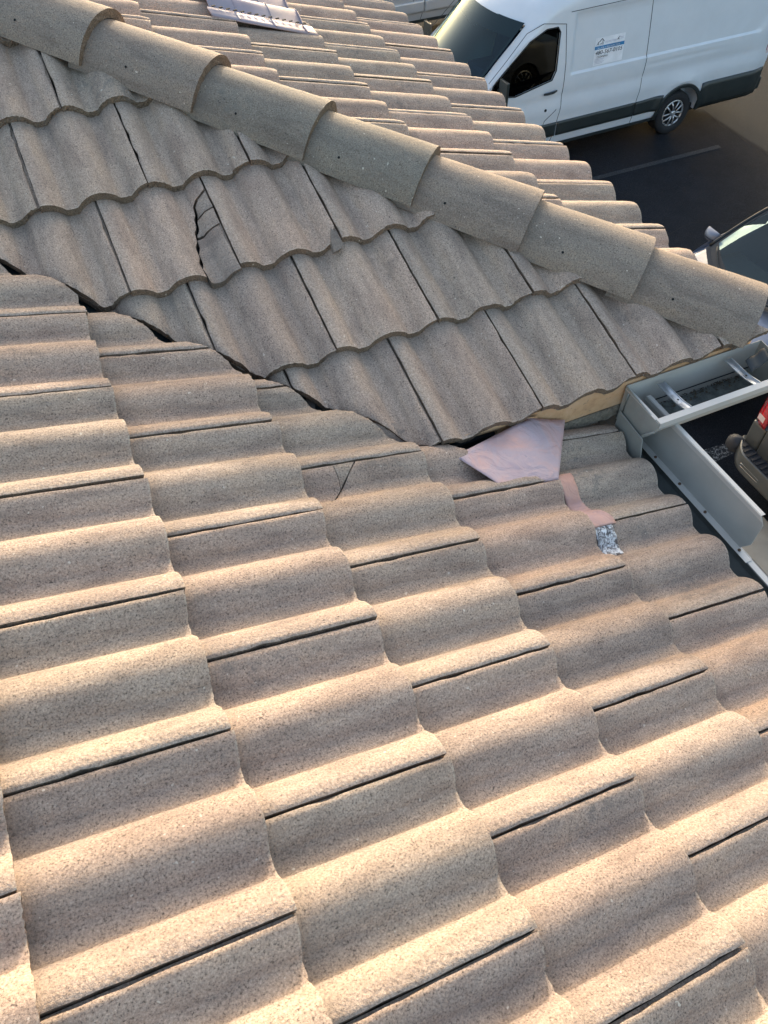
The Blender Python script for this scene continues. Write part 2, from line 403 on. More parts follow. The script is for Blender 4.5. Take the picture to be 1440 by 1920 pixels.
def sheet_bm(u0, u1, v0, v1, cuts, keep):
    du, dv = .030, .0056
    nu = max(2, round((u1-u0)/du)); nv = max(2, round((v1-v0)/dv))
    bm = bmesh.new(); vs = [[bm.verts.new((u0+(u1-u0)*i/nu, v0+(v1-v0)*j/nv, 0)) for j in range(nv+1)] for i in range(nu+1)]
    for i in range(nu):
        for j in range(nv): bm.faces.new((vs[i][j], vs[i+1][j], vs[i+1][j+1], vs[i][j+1]))
    for (a, b) in cuts:     # a,b points of the cut line
        a = Vector((a[0], a[1], 0)); b = Vector((b[0], b[1], 0)); d = b-a
        bmesh.ops.bisect_plane(bm, geom=bm.verts[:]+bm.edges[:]+bm.faces[:], plane_co=a, plane_no=Vector((-d.y, d.x, 0)), dist=1e-5)
    if keep:
        kill = [f for f in bm.faces if not keep(*f.calc_center_median()[:2])]
        bmesh.ops.delete(bm, geom=kill, context='FACES')
        bmesh.ops.delete(bm, geom=[v for v in bm.verts if not v.link_faces], context='VERTS')
    return bm
def tile_mesh(name, seed, cuts=(), keep=None, ragged=1.0, u_end=LT, right_gap=.0045, lock=True):
    out = MB(); mats = []
    rs = random.Random(seed)
    so = Vector((seed*3.17, seed*1.31, 0))
    def solid(u0, u1, v0, v1, zoff, thf, amp, trimr=None):
        bm = sheet_bm(u0, u1, v0, v1, cuts, keep)
        if not bm.faces: bm.free(); return
        bm.verts.ensure_lookup_table(); bm.verts.index_update()
        bnd = {}
        for e in bm.edges:
            if e.is_boundary:
                for v in e.verts: bnd[v.index] = 1
        top = []; bot = []
        ctr = Vector((sum(v.co.x for v in bm.verts)/len(bm.verts), sum(v.co.y for v in bm.verts)/len(bm.verts), 0))
        for v in bm.verts:
            u, w = v.co.x, v.co.y; z = ztop(u, w)+zoff
            z += .0007*noise.noise(Vector((u*30, w*30, 0))+so)
            if v.index in bnd:
                nn = noise.noise_vector(Vector((u*95, w*95, 0))+so); n2 = noise.noise(Vector((u*28, w*28, 5))+so)
                d = (ctr-v.co).normalized(); k = amp*(abs(nn.x)*.0022+max(0, n2)*.003)
                u += d.x*k; w += d.y*k; z -= .0012*amp+abs(nn.z)*.0014*amp
            top.append((u, w, z)); bot.append((u, w, ztop(u, w)+zoff-thf(w)))
        fs = [tuple(v.index for v in f.verts) for f in bm.faces]
        out.add(top, fs, True); nb = len(fs)
        mats.extend([0]*nb)
        out.add(bot, [f[::-1] for f in fs], False); mats.extend([0]*nb)
        sv = []; sf = []
        for e in bm.edges:
            if not e.is_boundary: continue
            a, b = e.verts; f = e.link_faces[0]
            # orientation
            vv = list(f.verts); i = vv.index(a)
            if vv[(i+1) % len(vv)] is not b: a, b = b, a
            ta, tb, ba, bb = (Vector(x) for x in (top[a.index], top[b.index], bot[a.index], bot[b.index]))
            def mid(p, q, t):
                m_ = p.lerp(q, t); nn = noise.noise_vector(m_*170+so); return m_+Vector((nn.x, nn.y, 0))*.0016*amp
            k = len(sv); sv += [ta, tb, mid(ta, ba, .33), mid(tb, bb, .33), mid(ta, ba, .68), mid(tb, bb, .68), ba, bb]
            sf += [(k+1, k, k+2, k+3), (k+3, k+2, k+4, k+5), (k+5, k+4, k+6, k+7)]
        out.add(sv, sf, False); mats.extend([1]*len(sf))
        bm.free()
    solid(0, u_end, 0, W-right_gap, 0, lambda w: .0105 if w > W-.034 else TH, ragged)
    if lock: solid(0, u_end-.006, -.032, -.0008, -.0118, lambda w: .009, .5)
    me = bpy.data.meshes.new(name); me.from_pydata(out.v, [], out.f)
    me.polygons.foreach_set('use_smooth', out.sm); me.polygons.foreach_set('material_index', mats)
    me.materials.append(M_tile); me.materials.append(M_tileedge); me.update()
    return me
VARS = [tile_mesh('roof_tile', s, ragged=.5+.35*s) for s in range(6)]
rng = random.Random(21)
def put_tile(F, parent, e, s, me, lift=0.0, rot=0.0, du=0.0):
    o = bpy.data.objects.new('roof_tile', me)
    base = F @ Matrix.Translation((e*EXP-LT+du, s*W, lift)) @ Matrix.Rotation(rot, 4, 'Z')
    link(o); o.parent = parent
    o.matrix_basis = base
    return o
def course(F, parent, e, s_list, inside, cutline, skip=(), special=None, dcourse=0.0):
    """inside(x,y)->bool keep; cutline: (k) of x+y=k vertical cut or None, in world"""
    for s in s_list:
        if (e, s) in skip: continue
        base = F @ Matrix.Translation((e*EXP-LT, s*W, 0))
        corners = [base @ Vector((u, v, 0)) for u in (0, LT) for v in (0, W)]
        ins = [inside(c.x, c.y) for c in corners]
        if not any(ins): continue
        du = dcourse+rng.uniform(-.004, .004)+ (.004 if rng.random() < .15 else 0); rot = rng.uniform(-.005, .005); lift = rng.uniform(-.001, .0022)
        if special and (e, s) in special:
            put_tile(F, parent, e, s, special[(e, s)], 0, 0, 0); continue
        if all(ins): put_tile(F, parent, e, s, rng.choice(VARS), lift, rot, du)
        else:
            inv = base.inverted()
            cuts = []
            for (ka, kb, kc) in cutline:      # vertical plane ka*x + kb*y = kc
                g = lambda u, v: (lambda p: ka*p.x+kb*p.y-kc)(base @ Vector((u, v, 0)))
                g0 = g(0, 0); gu = g(1, 0)-g0; gv = g(0, 1)-g0; q = gu*gu+gv*gv
                a = (-g0*gu/q, -g0*gv/q); cuts.append((a, (a[0]-gv, a[1]+gu)))
            me = tile_mesh('roof_tile', rng.randint(10, 900), cuts, lambda u, v, base=base: inside(*(base @ Vector((u, v, 0))).xy[:]), ragged=2.4)
            if len(me.polygons): put_tile(F, parent, e, s, me)

# --- near slope
KVA, KVB, KH = 1.962, 1.990, 3.15
def insA(e):
    if e <= 3: return lambda x, y: x+y < KVA
    if e == 4: return lambda x, y: x+y < 2.04 or y < .763
    return lambda x, y: y < 1.12
# a cracked tile: its upper right corner has split off in two pieces
BRK = [(.074, .186), (.13, .197), (.178, .243), (.236, .306)]
def brk_v(u):
    if u <= BRK[0][0]: return BRK[0][1]
    for (a, b) in zip(BRK[:-1], BRK[1:]):
        if u <= b[0]: return a[1]+(b[1]-a[1])*(u-a[0])/(b[0]-a[0])
    return 9
brk_cuts = list(zip(BRK[:-1], BRK[1:]))+[((.04, .186), (.074, .186))]
cracked_main = tile_mesh('roof_tile', 77, brk_cuts, lambda u, v: v < brk_v(u), ragged=1.0)
spA = {(3, 2.0): cracked_main}
for k, (kp, lift) in enumerate(((lambda u, v: v > brk_v(u) and (u < .173+(.302-v)*.2), -.0035), (lambda u, v: v > brk_v(u) and u > .173+(.302-v)*.2, -.0025))):
    me = tile_mesh('tile_fragment', 80+k, brk_cuts+[((.173, .302), (.183, .252))], kp, ragged=.6, lock=False)
    o = bpy.data.objects.new('tile_fragment', me); link(o)
    o.matrix_basis = FA @ Matrix.Translation((3*EXP-LT, 2*W, lift)) @ Matrix.Rotation(R_(.4), 4, 'Z')
    meta(o, ('wider cracked off tile corner just below the valley, split by a hairline' if k == 0 else 'narrow cracked off tile tip beside the joint just below the valley'), 'tile fragment', 'cracked tile corner on the near slope')
for e in range(-3, 6):
    off = 0.0 if e % 2 else .5
    cl = [(1, 1, KVA)] if e <= 3 else ([(1, 1, 2.04)] if e == 4 else [(0, 1, 1.12)])
    dc = {5: 0.006, 2: .003}.get(e, 0)
    course(FA, slopeA, e, [k+off for k in range(-6, 9)], insA(e), cl, special=spA, dcourse=dc)

# --- middle slope; one tile has a shattered corner, one a broken nose, as separate pieces
FP = [(.122, W-.001), (.134, W-.020), (.139, W-.034), (.153, W-.047), (.180, W-.050), (.196, W-.058), (.224, W-.060), (.246, W-.072), (.281, W-.076), (.306, W-.088), (.346, W-.090), (.372, W-.099), (.42, W-.094)]
def frac_v(u):
    if u <= FP[0][0]: return W
    for (a, b) in zip(FP[:-1], FP[1:]):
        if u <= b[0]+1e-6: return a[1]+(b[1]-a[1])*(u-a[0])/(b[0]-a[0])
    return FP[-1][1]
frac_cuts = list(zip(FP[:-1], FP[1:]))
FG = .0035     # the body of the tile has lost a little more than the shards carry
main_cuts = [((a[0]-.003, a[1]-FG), (b[0]-.003, b[1]-FG)) for a, b in frac_cuts]
broken_main = tile_mesh('roof_tile', 55, main_cuts, lambda u, v: v < frac_v(u+.003)-(FG if u+.003 > FP[0][0] else -1), ragged=.7)
chip_cut = [((.365, W), (.42, W-.035))]
broken_nose = tile_mesh('roof_tile', 56, chip_cut, lambda u, v: not (v > W-.035+(.42-u)*.035/.055), ragged=1.2)
spB = {(2, -4): broken_main, (2, -3): broken_nose}
insB = lambda x, y: KVB < x+y < KH-.04
for e in range(0, 8):
    off = 0.0 if e % 2 == 0 else .5
    ns = [-(k+off) for k in range(-1, 12)]
    course(FB, slopeB, -e, ns, insB, [(1, 1, KVB), (1, 1, KH-.04)], special={(-2, -4.0): broken_main, (-2, -3.0): broken_nose})
# --- far slope
insC = lambda x, y: x+y > KH+.03
VENT_SKIP = {}
for e in range(0, 10):
    off = 0.0 if e % 2 == 0 else .5
    course(FC, slopeC, -e, [k-off for k in range(-3, 14)], insC, [(1, 1, KH+.03)])

# loose broken pieces lying on the middle slope
def fragment(label, seed, cuts, keep, e, s, T4, group='broken tile pieces on the middle slope'):
    me = tile_mesh('tile_fragment', seed, cuts, keep, ragged=1.2, lock=False)
    me.transform(FB @ Matrix.Translation((e*EXP-LT, s*W, 0)))
    c = sum((Vector(v.co) for v in me.vertices), Vector())/max(1, len(me.vertices))
    me.transform(Matrix.Translation(-c))
    o = bpy.data.objects.new('tile_fragment', me); link(o); o.location = c
    o.matrix_world = Matrix.Translation(c) @ T4
    meta(o, label, 'tile fragment', group); return o
gap = .006
e_, s_ = -2, -4
fragment('largest broken tile corner, a long wedge slipped down beside the open joint', 61,
         frac_cuts+[((.262, 0), (.25, W))], lambda u, v: v > frac_v(u) and u > .262-.012*v/W, e_, s_,
         Matrix.Translation((-.0015, -.016, -.005)) @ Matrix.Rotation(R_(2.5), 4, 'Z'))
fragment('middle broken tile piece, a small triangle above the long wedge', 62,
         frac_cuts+[((.200, 0), (.188, W)), ((.262, 0), (.25, W))], lambda u, v: v > frac_v(u) and .200-.012*v/W < u < .262-.012*v/W, e_, s_,
         Matrix.Translation((.001, -.005, -.004)) @ Matrix.Rotation(R_(-2), 4, 'Z'))
fragment('uppermost broken tile piece, a small oval flake at the joint', 63,
         frac_cuts+[((.200, 0), (.188, W))], lambda u, v: v > frac_v(u) and u < .200-.012*v/W, e_, s_,
         Matrix.Translation((.0015, -.001, -.003)) @ Matrix.Rotation(R_(2), 4, 'Z'))
def chip_piece(label, pts, hgt, th):
    """irregular slab resting on the middle slope; pts in world xy"""
    rsd = random.Random(5); P = []
    for (x, y) in pts: P.append(Vector((x, y, -.346+T*(y-.952)+hgt)))
    c = sum(P, Vector())/len(P); m_ = MB(); n = len(P); nrm = Vector((.25, -SP, CP)).normalized()
    top = [p+nrm*(th*.5+.003*rsd.uniform(-1, 1)) for p in P]; bot = [c+(p-c)*.85-nrm*th*.5 for p in P]
    m_.add([c+nrm*(th*.6)]+top+bot, [(0, 1+i, 1+(i+1) % n) for i in range(n)]+[(1+i, 1+n+i, 1+n+(i+1) % n, 1+(i+1) % n) for i in range(n)]+[tuple(1+n+i for i in range(n))[::-1]])
    m_.v = [tuple(Vector(v)-c) for v in m_.v]
    o = m_.build('tile_fragment', M_tileedge); o.data.materials[0] = M_cap; o.location = c
    meta(o, label, 'tile fragment', 'broken tile pieces on the middle slope'); return o
chip_piece('small pointed tile chip lying at the nose of a tile with a missing corner', [(1.0492, 1.6507), (1.0589, 1.6305), (1.0636, 1.5871), (1.052, 1.5754), (1.0266, 1.5698), (1.0313, 1.6043)], .012, .014)

# ------------------------------------------------------------------ hip tiles
HD = Vector((1, -1, -T)).normalized()           # down the hip
HS = Vector((-1, -1, 0)).normalized()            # towards the camera side
HN = HD.cross(-HS).normalized(); HN = HN if HN.z > 0 else -HN
def hip_mesh(seed, chip=False):
    so = Vector((seed*2.7, seed, 0)); L = .425; nu, na = 12, 22
    mb = MB(); mats = []
    def pt(i, j, off, jit=True):
        u = L*i/nu; a = -1+2*j/na; f = i/nu
        hw = .120+.016*f; ang = a*R_(84); hh = .104+.006*f
        y = hw*math.sin(ang)/math.sin(R_(84)); z = -hh*(1-math.cos(ang))/(1-math.cos(R_(84)))
        nrm = Vector((0, math.sin(ang)*.9, math.cos(ang)+.1)).normalized()
        z += .034*f; p = Vector((u, y, z)) - nrm*off
        if i in (0, nu) and jit:
            n1 = noise.noise(Vector((y*60, z*60, seed))); p.x -= abs(n1)*.004*(1 if i else -1); p.z -= .0008
        if chip and i >= nu-2 and a > .55: p.x = min(p.x, L-(a-.55)*.10-.004*abs(noise.noise(Vector((y*90, z*90, 2)))))
        p.z += .0008*noise.noise(Vector((u*20, y*20, seed)))
        return p
    G1 = [[pt(i, j, 0) for j in range(na+1)] for i in range(nu+1)]
    G2 = [[pt(i, j, .027) for j in range(na+1)] for i in range(nu+1)]
    for Gx, fl in ((G1, 0), (G2, 1)):
        fs = [(i*(na+1)+j, (i+1)*(na+1)+j, (i+1)*(na+1)+j+1, i*(na+1)+j+1) for i in range(nu) for j in range(na)]
        if fl: fs = [f[::-1] for f in fs]
        mb.add([p for r in Gx for p in r], fs, True); mats += [0]*len(fs)
    def skirt(A, B):
        vs = []; fs = []
        for k in range(len(A)):
            for t in (0, .3, .65, 1):
                p = A[k].lerp(B[k], t)
                if 0 < t < 1: p = p+noise.noise_vector(p*190+so)*.0022
                vs.append(p)
        for k in range(len(A)-1):
            for q in range(3): fs.append((k*4+q, k*4+q+1, (k+1)*4+q+1, (k+1)*4+q))
        mb.add(vs, fs, False); mats.extend([1]*len(fs))
    skirt(G1[-1], G2[-1]); skirt(G1[0], G2[0])
    skirt([r[0] for r in G1], [r[0] for r in G2]); skirt([r[-1] for r in G1], [r[-1] for r in G2])
    me = bpy.data.meshes.new('hip_tile'); me.from_pydata(mb.v, [], mb.f)
    me.polygons.foreach_set('use_smooth', mb.sm); me.polygons.foreach_set('material_index', mats)
    me.materials.append(M_cap); me.materials.append(M_tileedge)
    bm = bmesh.new(); bm.from_mesh(me); bmesh.ops.recalc_face_normals(bm, faces=bm.faces); bm.to_mesh(me); bm.free()
    return me
hipv = [hip_mesh(s) for s in range(4)]; hipc = hip_mesh(9, True)
xs_end = [-1.31, -1.065, -.82, -.575, -.33, -.08, .17, .417, .664, .922, 1.176, 1.420, 1.658, 1.905, 2.15]
hole = bpy.data.meshes.new('nail_hole')
hb = bmesh.new(); bmesh.ops.create_circle(hb, cap_ends=True, radius=.0038, segments=12); hb.to_mesh(hole); hb.free(); hole.materials.append(M_black)
for i, xe in enumerate(xs_end):
    y = KH-xe; zr = -.346+T*(KH-.952-xe)+.102
    endp = Vector((xe, y, zr)); org = endp-HD*.425-HN*.034
    F = Matrix.Identity(4)
    Yv = -HS  # local y away from camera
    for k in range(3): F[k][0] = HD[k]; F[k][1] = Yv[k]; F[k][2] = HN[k]
    if F.to_3x3().determinant() < 0:
        for k in range(3): F[k][1] = -Yv[k]
    F.translation = org
    chip = i == len(xs_end)-2
    o = bpy.data.objects.new('hip_tile', hipc if chip else hipv[i % 4]); link(o); o.parent = building; o.matrix_parent_inverse = Matrix.Translation((0, 0, -G))
    o.matrix_basis = F @ Matrix.Rotation(rng.uniform(-.012, .012), 4, 'X') @ Matrix.Rotation(rng.uniform(-.006, .006), 4, 'Z')
    sgn = 1 if (F.to_3x3() @ Vector((0, 1, 0))).dot(HS) > 0 else -1
    a = R_(56)*sgn; u = .175+rng.uniform(-.01, .02)
    f = u/.425; hw = .120+.016*f; hh = .104+.006*f
    hp = Vector((u, hw*math.sin(a)/math.sin(R_(84)), -hh*(1-math.cos(a))/(1-math.cos(R_(84)))+.034*f))
    nrm = Vector((0, math.sin(a)*.9, math.cos(a)+.1)).normalized()
    h = bpy.data.objects.new('nail_hole', hole); link(h); h.parent = o
    h.matrix_local = Matrix.Translation(hp+nrm*.0012) @ nrm.to_track_quat('Z', 'Y').to_matrix().to_4x4()

# hip board under the caps and dark felt flaps
m = MB()
a = Vector((2.06, KH-2.06, -.346+T*(KH-.952-2.06)-.03)); b = Vector((-1.6, KH+1.6, -.346+T*(KH-.952+1.6)-.03))
m.prism([a-HS*.02, a+HS*.02, a+HS*.02+Vector((0, 0, .07)), a-HS*.02+Vector((0, 0, .07))], b-a); child(m.build('hip_board', M_rib))
# valley flashing
m = MB(); va = Vector((1.02, 1.98-1.02, 0)); vb = Vector((-2.6, 1.98+2.6, 0))
def vpt(t, s):
    p = va.lerp(vb, t); off = (s-.5)*.34
    q = p+Vector((1, 1, 0)).normalized()*off
    h = -T*p.x-.078 + T*abs(off)/math.sqrt(2)*0 + max(0, off)*T/math.sqrt(2) - max(0, -off)*T/math.sqrt(2)*-1
    return Vector((q.x, q.y, h))
m.grid(vpt, 30, 4, False); child(m.build('valley_flashing', M_valley))
m = MB()
for off in (-.012, .0, .012):
    pass
# battens showing in the valley openings
for (x, y) in ((.80, 1.20), (1.03, .985), (.55, 1.46)):
    m = MB(); m.box((-.012, -.07, -.012), (.012, .05, .006), Matrix.Translation((x, y, zB(y, -.058))) @ Matrix.Rotation(R_(-22), 4, 'Z') @ Matrix.Rotation(PIT, 4, 'X'))
    child(m.build('batten', M_rib))

# ------------------------------------------------------------------ eaves, fascia, walls
m = MB(); m.box((1.26, .976, -.462), (2.135, 1.0, -.376)); child(m.build('fascia_board', M_fascia))
m = MB()
N = 60
pts = [(1.10+1.03*i/N, -.505-.006*noise.noise(Vector((i*.7, 0, 0)))*2) for i in range(N+1)]
def stf(s, t):
    x = 1.27+.86*s; zb = -.508+.009*noise.noise(Vector((x*38, 0, 3)))
    return Vector((x, .974-.004*abs(noise.noise(Vector((x*50, t*3, 1)))), -.462+t*(zb+.462)))
m.grid(stf, 70, 4, False)
m.box((1.27, .980, -.498), (2.13, 1.35, -.4625)); child(m.build('soffit', M_stucco))
m = MB(); m.box((2.108, .986, -.47), (2.135, 6.2, -.395)); child(m.build('fascia_board', M_fascia))
m = MB(); m.box((1.585, -2.6, -.70), (1.603, 1.35, -.60)); child(m.build('fascia_board', M_fascia))
m = MB(); m.box((-2.6, -2.6, G), (1.25, 6.2, -.95)); child(m.build('wall', M_wall))
m = MB(); m.box((1.2495, 1.36, G), (1.80, 6.2, -.50)); child(m.build('wall', M_wall))
m = MB(); m.box((1.2505, -2.6, -.72), (1.584, 1.359, -.70)); child(m.build('soffit', M_soffit))
m = MB(); m.box((1.04, 1.06, -1.0), (1.88, 1.359, -.499)); child(m.build('wall', M_under))
m = MB(); m.box((1.801, 1.36, -.52), (2.107, 6.2, -.50)); child(m.build('soffit', M_soffit))
# rest of the building's roof out of sight: plain felt slopes to close the volume
m = MB(); m.box((-2.6, 1.351, -.95), (1.2, 6.2, -.55)); child(m.build('wall', M_wall))
# blocks under eave tiles (bird stop) dark
m = MB(); m.box((1.05, 1.003, -.40), (2.10, 1.012, -.372)); child(m.build('bird_stop', M_under))

# --- gutter on the middle slope (short run with two hangers)
gB = empty('eaves_gutter', (0, 0, 0)); gB.parent = building; gB.matrix_parent_inverse = Matrix.Translation((0, 0, -G))
gB['label'] = 'short open box gutter with two strap hangers'
X0, X1, YB, YF, ZT, ZBt = 1.682, 2.168, .970, .812, -.398, -.518
kprof = [(YB, ZT+.012), (YB, ZBt), (.872, ZBt), (.866, ZBt+.008), (.850, ZBt+.045), (.826, ZBt+.072), (.818, ZBt+.085), (.812, ZT-.012), (.812, ZT), (.826, ZT), (.826, ZT-.006)]
def gutter_run(prof_, x0, x1, name, mat, thick=.0016):
    m = MB(); n = len(prof_)
    vs = [(x, y, z) for x in (x0, x1) for (y, z) in prof_]
    m.add(vs, [(i, i+1, n+i+1, n+i) for i in range(n-1)])
    o = m.build(name, mat, None, fix=False); md = o.modifiers.new('thick', 'SOLIDIFY'); md.thickness = thick; md.offset = 0
    return o
o = gutter_run(kprof, X0, X1, 'gutter_trough', M_gut); o.parent = gB
m = MB(); m.box((X0, .8105, ZT-.0005), (X1, .829, ZT+.0035)); m.box((X0, .8085, ZT-.016), (X1, .8105, ZT+.0035)); m.build('gutter_lip', M_gutlip, gB)
m = MB(); m.box((X0-.0035, .829, ZT-.0005), (X0+.008, YB, ZT+.0028)); m.build('end_cap_flange', M_gutlip, gB)
for xx in (X0-.003, X1):
    m = MB(); pl = [(xx, y, z) for (y, z) in kprof[:9]]; m.prism(pl, (.003, 0, 0)); m.build('end_cap', M_gutend, gB)
# rolled seams on the end cap
m = MB(); m.tube([(X0-.005, .95, -.40), (X0-.006, .951, -.512), (X0-.006, .872, -.518), (X0-.006, .85, -.475), (X0-.006, .815, -.43)], .003, 6); m.build('end_cap_seam', M_gutend, gB)
m = MB(); m.grid(lambda s, t: Vector((X0+.004+(X1-X0-.008)*s, .875+(YB-.879)*t, ZBt+.004+.004*noise.noise(Vector((s*14, t*5, 0))))), 30, 6); m.build('silt', M_silt, gB)
m = MB(); m.box((X0, YB-.004, ZBt+.028), (X1, YB-.0025, ZBt+.031)); m.build('water_line', M_black, gB)
for x in (1.79, 2.035):
    hg = empty('hanger_strap', (0, 0, 0), parent=gB)
    m = MB()
    vs = []
    for y, z in ((.952, ZT-.004), (.9, ZT-.006), (.86, ZT-.004), (.829, ZT+.002)):
        vs += [(x-.013, y, z+.004), (x-.013, y, z), (x-.004, y, z-.003), (x+.004, y, z-.003), (x+.013, y, z), (x+.013, y, z+.004)]
    fs = [(k*6+j, k*6+j+1, k*6+7+j, k*6+6+j) for k in range(3) for j in range(5)]
    m.add(vs, fs); o = m.build('strap_bar', M_galv, hg, fix=False); md = o.modifiers.new('t', 'SOLIDIFY'); md.thickness = .0016
    m = MB(); m.add([(x-.004, .872, ZT-.0012), (x+.001, .872+.004, ZT-.0012), (x+.005, .872, ZT-.0012), (x-.001, .868, ZT-.0012)], [(0, 1, 2, 3)]); m.build('strap_slot', M_black, hg)
# elbow and corrugated downspout from the upper to the lower gutter
m = MB(); pp = []; rr = []
for i in range(26):
    t = i/25; pp.append((1.700-.015*t, .925-.01*t, -.50-.16*t)); rr.append(.030+(.0018 if i % 2 else -.0018))
m.tube(pp, rr, 14, False); m.build('corrugated_outlet', M_gutdark, gB)
m = MB(); m.prism([(1.668, .955, -.47), (1.668, .84, -.48), (1.662, .80, -.60), (1.662, .955, -.62)], (.003, 0, 0)); m.build('splash_plate', M_gutend, gB)
# rusty felt edge flap by the hip end
m = MB(); m.grid(lambda s, t: Vector((2.05+.10*s, .905-.035*t+.03*s, -.372-.018*t-.012*s+.004*math.sin(9*s))), 8, 4); o = m.build('loose_flashing_tab', M_under, building); o.matrix_parent_inverse = Matrix.Translation((0, 0, -G)); md = o.modifiers.new('t', 'SOLIDIFY'); md.thickness = .003

# --- long gutter on the near slope with its splash guard
gA = empty('eaves_gutter', (0, 0, 0)); gA.parent = building; gA.matrix_parent_inverse = Matrix.Translation((0, 0, -G))
gA['label'] = 'long gutter below the near slope with tall splash guard'
XB, XF, ZA, ZAb = 1.606, 1.752, -.585, -.70
pa = [(XB, ZA+.01), (XB, ZAb), (XF-.045, ZAb), (XF-.02, ZAb+.05), (XF-.004, ZAb+.075), (XF, ZA-.01), (XF, ZA), (XF-.016, ZA), (XF-.016, ZA-.006)]
m = MB(); n = len(pa)
m.add([(x, y, z) for y in (-2.6, .952) for (x, z) in pa], [(i, i+1, n+i+1, n+i) for i in range(n-1)])
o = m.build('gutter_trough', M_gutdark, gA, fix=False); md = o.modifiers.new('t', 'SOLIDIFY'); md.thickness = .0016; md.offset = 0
m = MB(); m.box((XF-.018, -2.6, ZA-.0005), (XF+.002, .42, ZA+.004)); m.box((XF, -2.6, ZA-.018), (XF+.002, .80, ZA+.004)); m.build('gutter_lip', M_gutlip, gA)
sg = empty('splash_guard', (0, 0, 0), parent=gA)
def sgp(y, h): # guard leans out a little
    return Vector((XF-.004+.03*h, y, ZA+.006+h))
m = MB()
m.add([sgp(.95, 0), sgp(.462, 0), sgp(.440, .04), sgp(.440, .120), sgp(.458, .142), sgp(.95, .142)], [(0, 1, 2, 3, 4, 5)])
o = m.build('guard_panel', M_gut, sg, fix=False); md = o.modifiers.new('t', 'SOLIDIFY'); md.thickness = .0016; md.offset = 0
m = MB(); q = [sgp(.95, .142), sgp(.458, .142), sgp(.458, .142)+Vector((.013, 0, -.001)), sgp(.95, .142)+Vector((.013, 0, -.001))]
m.add(q, [(0, 1, 2, 3)]); m.add([sgp(.95, .128)+Vector((-.002, 0, 0)), sgp(.448, .128)+Vector((-.002, 0, 0)), sgp(.458, .142)+Vector((-.002, 0, 0)), sgp(.95, .142)+Vector((-.002, 0, 0))], [(0, 1, 2, 3)])
o = m.build('guard_hem', M_gutlip, sg, fix=False); md = o.modifiers.new('t', 'SOLIDIFY'); md.thickness = .0012; md.offset = 0
m = MB(); m.box((XF-.024, .415, ZA+.0045), (XF-.003, .95, ZA+.0065)); m.build('guard_flange', M_gutlip, sg)
for y in (.455, .60, .715, .83):
    m = MB(); m.tube([(XF-.013, y, ZA+.0065), (XF-.013, y, ZA+.0095), (XF-.013, y, ZA+.012)], [.0045, .0045, .0025], 8, False); m.build('screw', M_screw, sg)
m = MB(); m.tube([(1.610, .655, -.60), (1.655, .655, -.597), (1.69, .655, -.605)], .006, 6)
m.box((1.625, .64, -.600), (1.66, .675, -.595)); m.build('hidden_hanger', M_galv, gA)

# grit and leaf crumbs lying in the gutter and the valley
def crumbs(name, pts, mat, parent):
    rc = random.Random(3); m = MB()
    for p in pts:
        r = rc.uniform(.002, .0065); q = [Vector(p)+Vector((rc.uniform(-r, r), rc.uniform(-r, r), rc.uniform(-.3*r, .7*r))) for _ in range(5)]
        m.add(q, [(0, 1, 2), (0, 2, 3), (0, 3, 4), (1, 3, 2), (1, 4, 3), (0, 4, 1)])
    o = m.build(name, mat, parent); o['kind'] = 'stuff'
    if parent is building: o.matrix_parent_inverse = Matrix.Translation((0, 0, -G))
    return o
rc = random.Random(8)
crumbs('leaf_crumbs', [(X0+rc.random()**.6*(X1-X0), YB-.006-.03*rc.random()**2, ZBt+.010) for _ in range(220)], simple('dry_leaf', (.09, .07, .045), .9, var=.4, scale=90), gB)
crumbs('valley_grit', [tuple(vpt(rc.random()*.62, .5+rc.uniform(-.12, .12))+Vector((0, 0, .003))) for _ in range(500)], M_rib, building)
crumbs('gutter_grit', [(1.70+.03*rc.random(), .93-rc.random()*.9, ZAb+.004) for _ in range(250)], M_rib, gA)

# --- flashing sheets
def surfA(x, y, e):
    """top surface of the near slope inside course e"""
    off = 0.0 if e % 2 else .5
    sp = x/CP; u = sp-(e*EXP-LT); v = (y/W-off) % 1.0*W
    return -T*x + ztop(u, v)/CP
m = MB(); Q = [Vector((1.085, .905, -.350)), Vector((1.353, .968, -.380)), Vector((1.479, .966, -.440)), Vector((1.322, .760, -.408)), Vector((1.15, .77, -.36))]
def flp(s, t):
    a = Q[0].lerp(Q[1], min(1, s*1.45)) if s < .69 else Q[1].lerp(Q[2], (s-.69)/.31); b = Q[4].lerp(Q[3], s)
    p = a.lerp(b, t); p.z += .004*noise.noise(p*9)+.004*math.sin(s*3.1)*math.sin(t*3.1); return p
m.grid(flp, 24, 14); o = m.build('flashing_sheet', M_pink, building); o.matrix_parent_inverse = Matrix.Translation((0, 0, -G)); md = o.modifiers.new('t', 'SOLIDIFY'); md.thickness = .0012
o['label'] = 'large pinkish grey bent sheet under the fascia'
m = MB(); F1 = [(1.10, .9, -.352), (1.20, .955, -.400), (1.353, .956, -.374)]
m.grid(lambda s, t: Vector((1.10+.28*s, .962+.006*s, -.366-.026*s+t*(.010+.012*math.sin(3.14*s)))), 20, 2); o = m.build('flashing_sheet', M_fascia, building); o.matrix_parent_inverse = Matrix.Translation((0, 0, -G)); md = o.modifiers.new('t', 'SOLIDIFY'); md.thickness = .0012
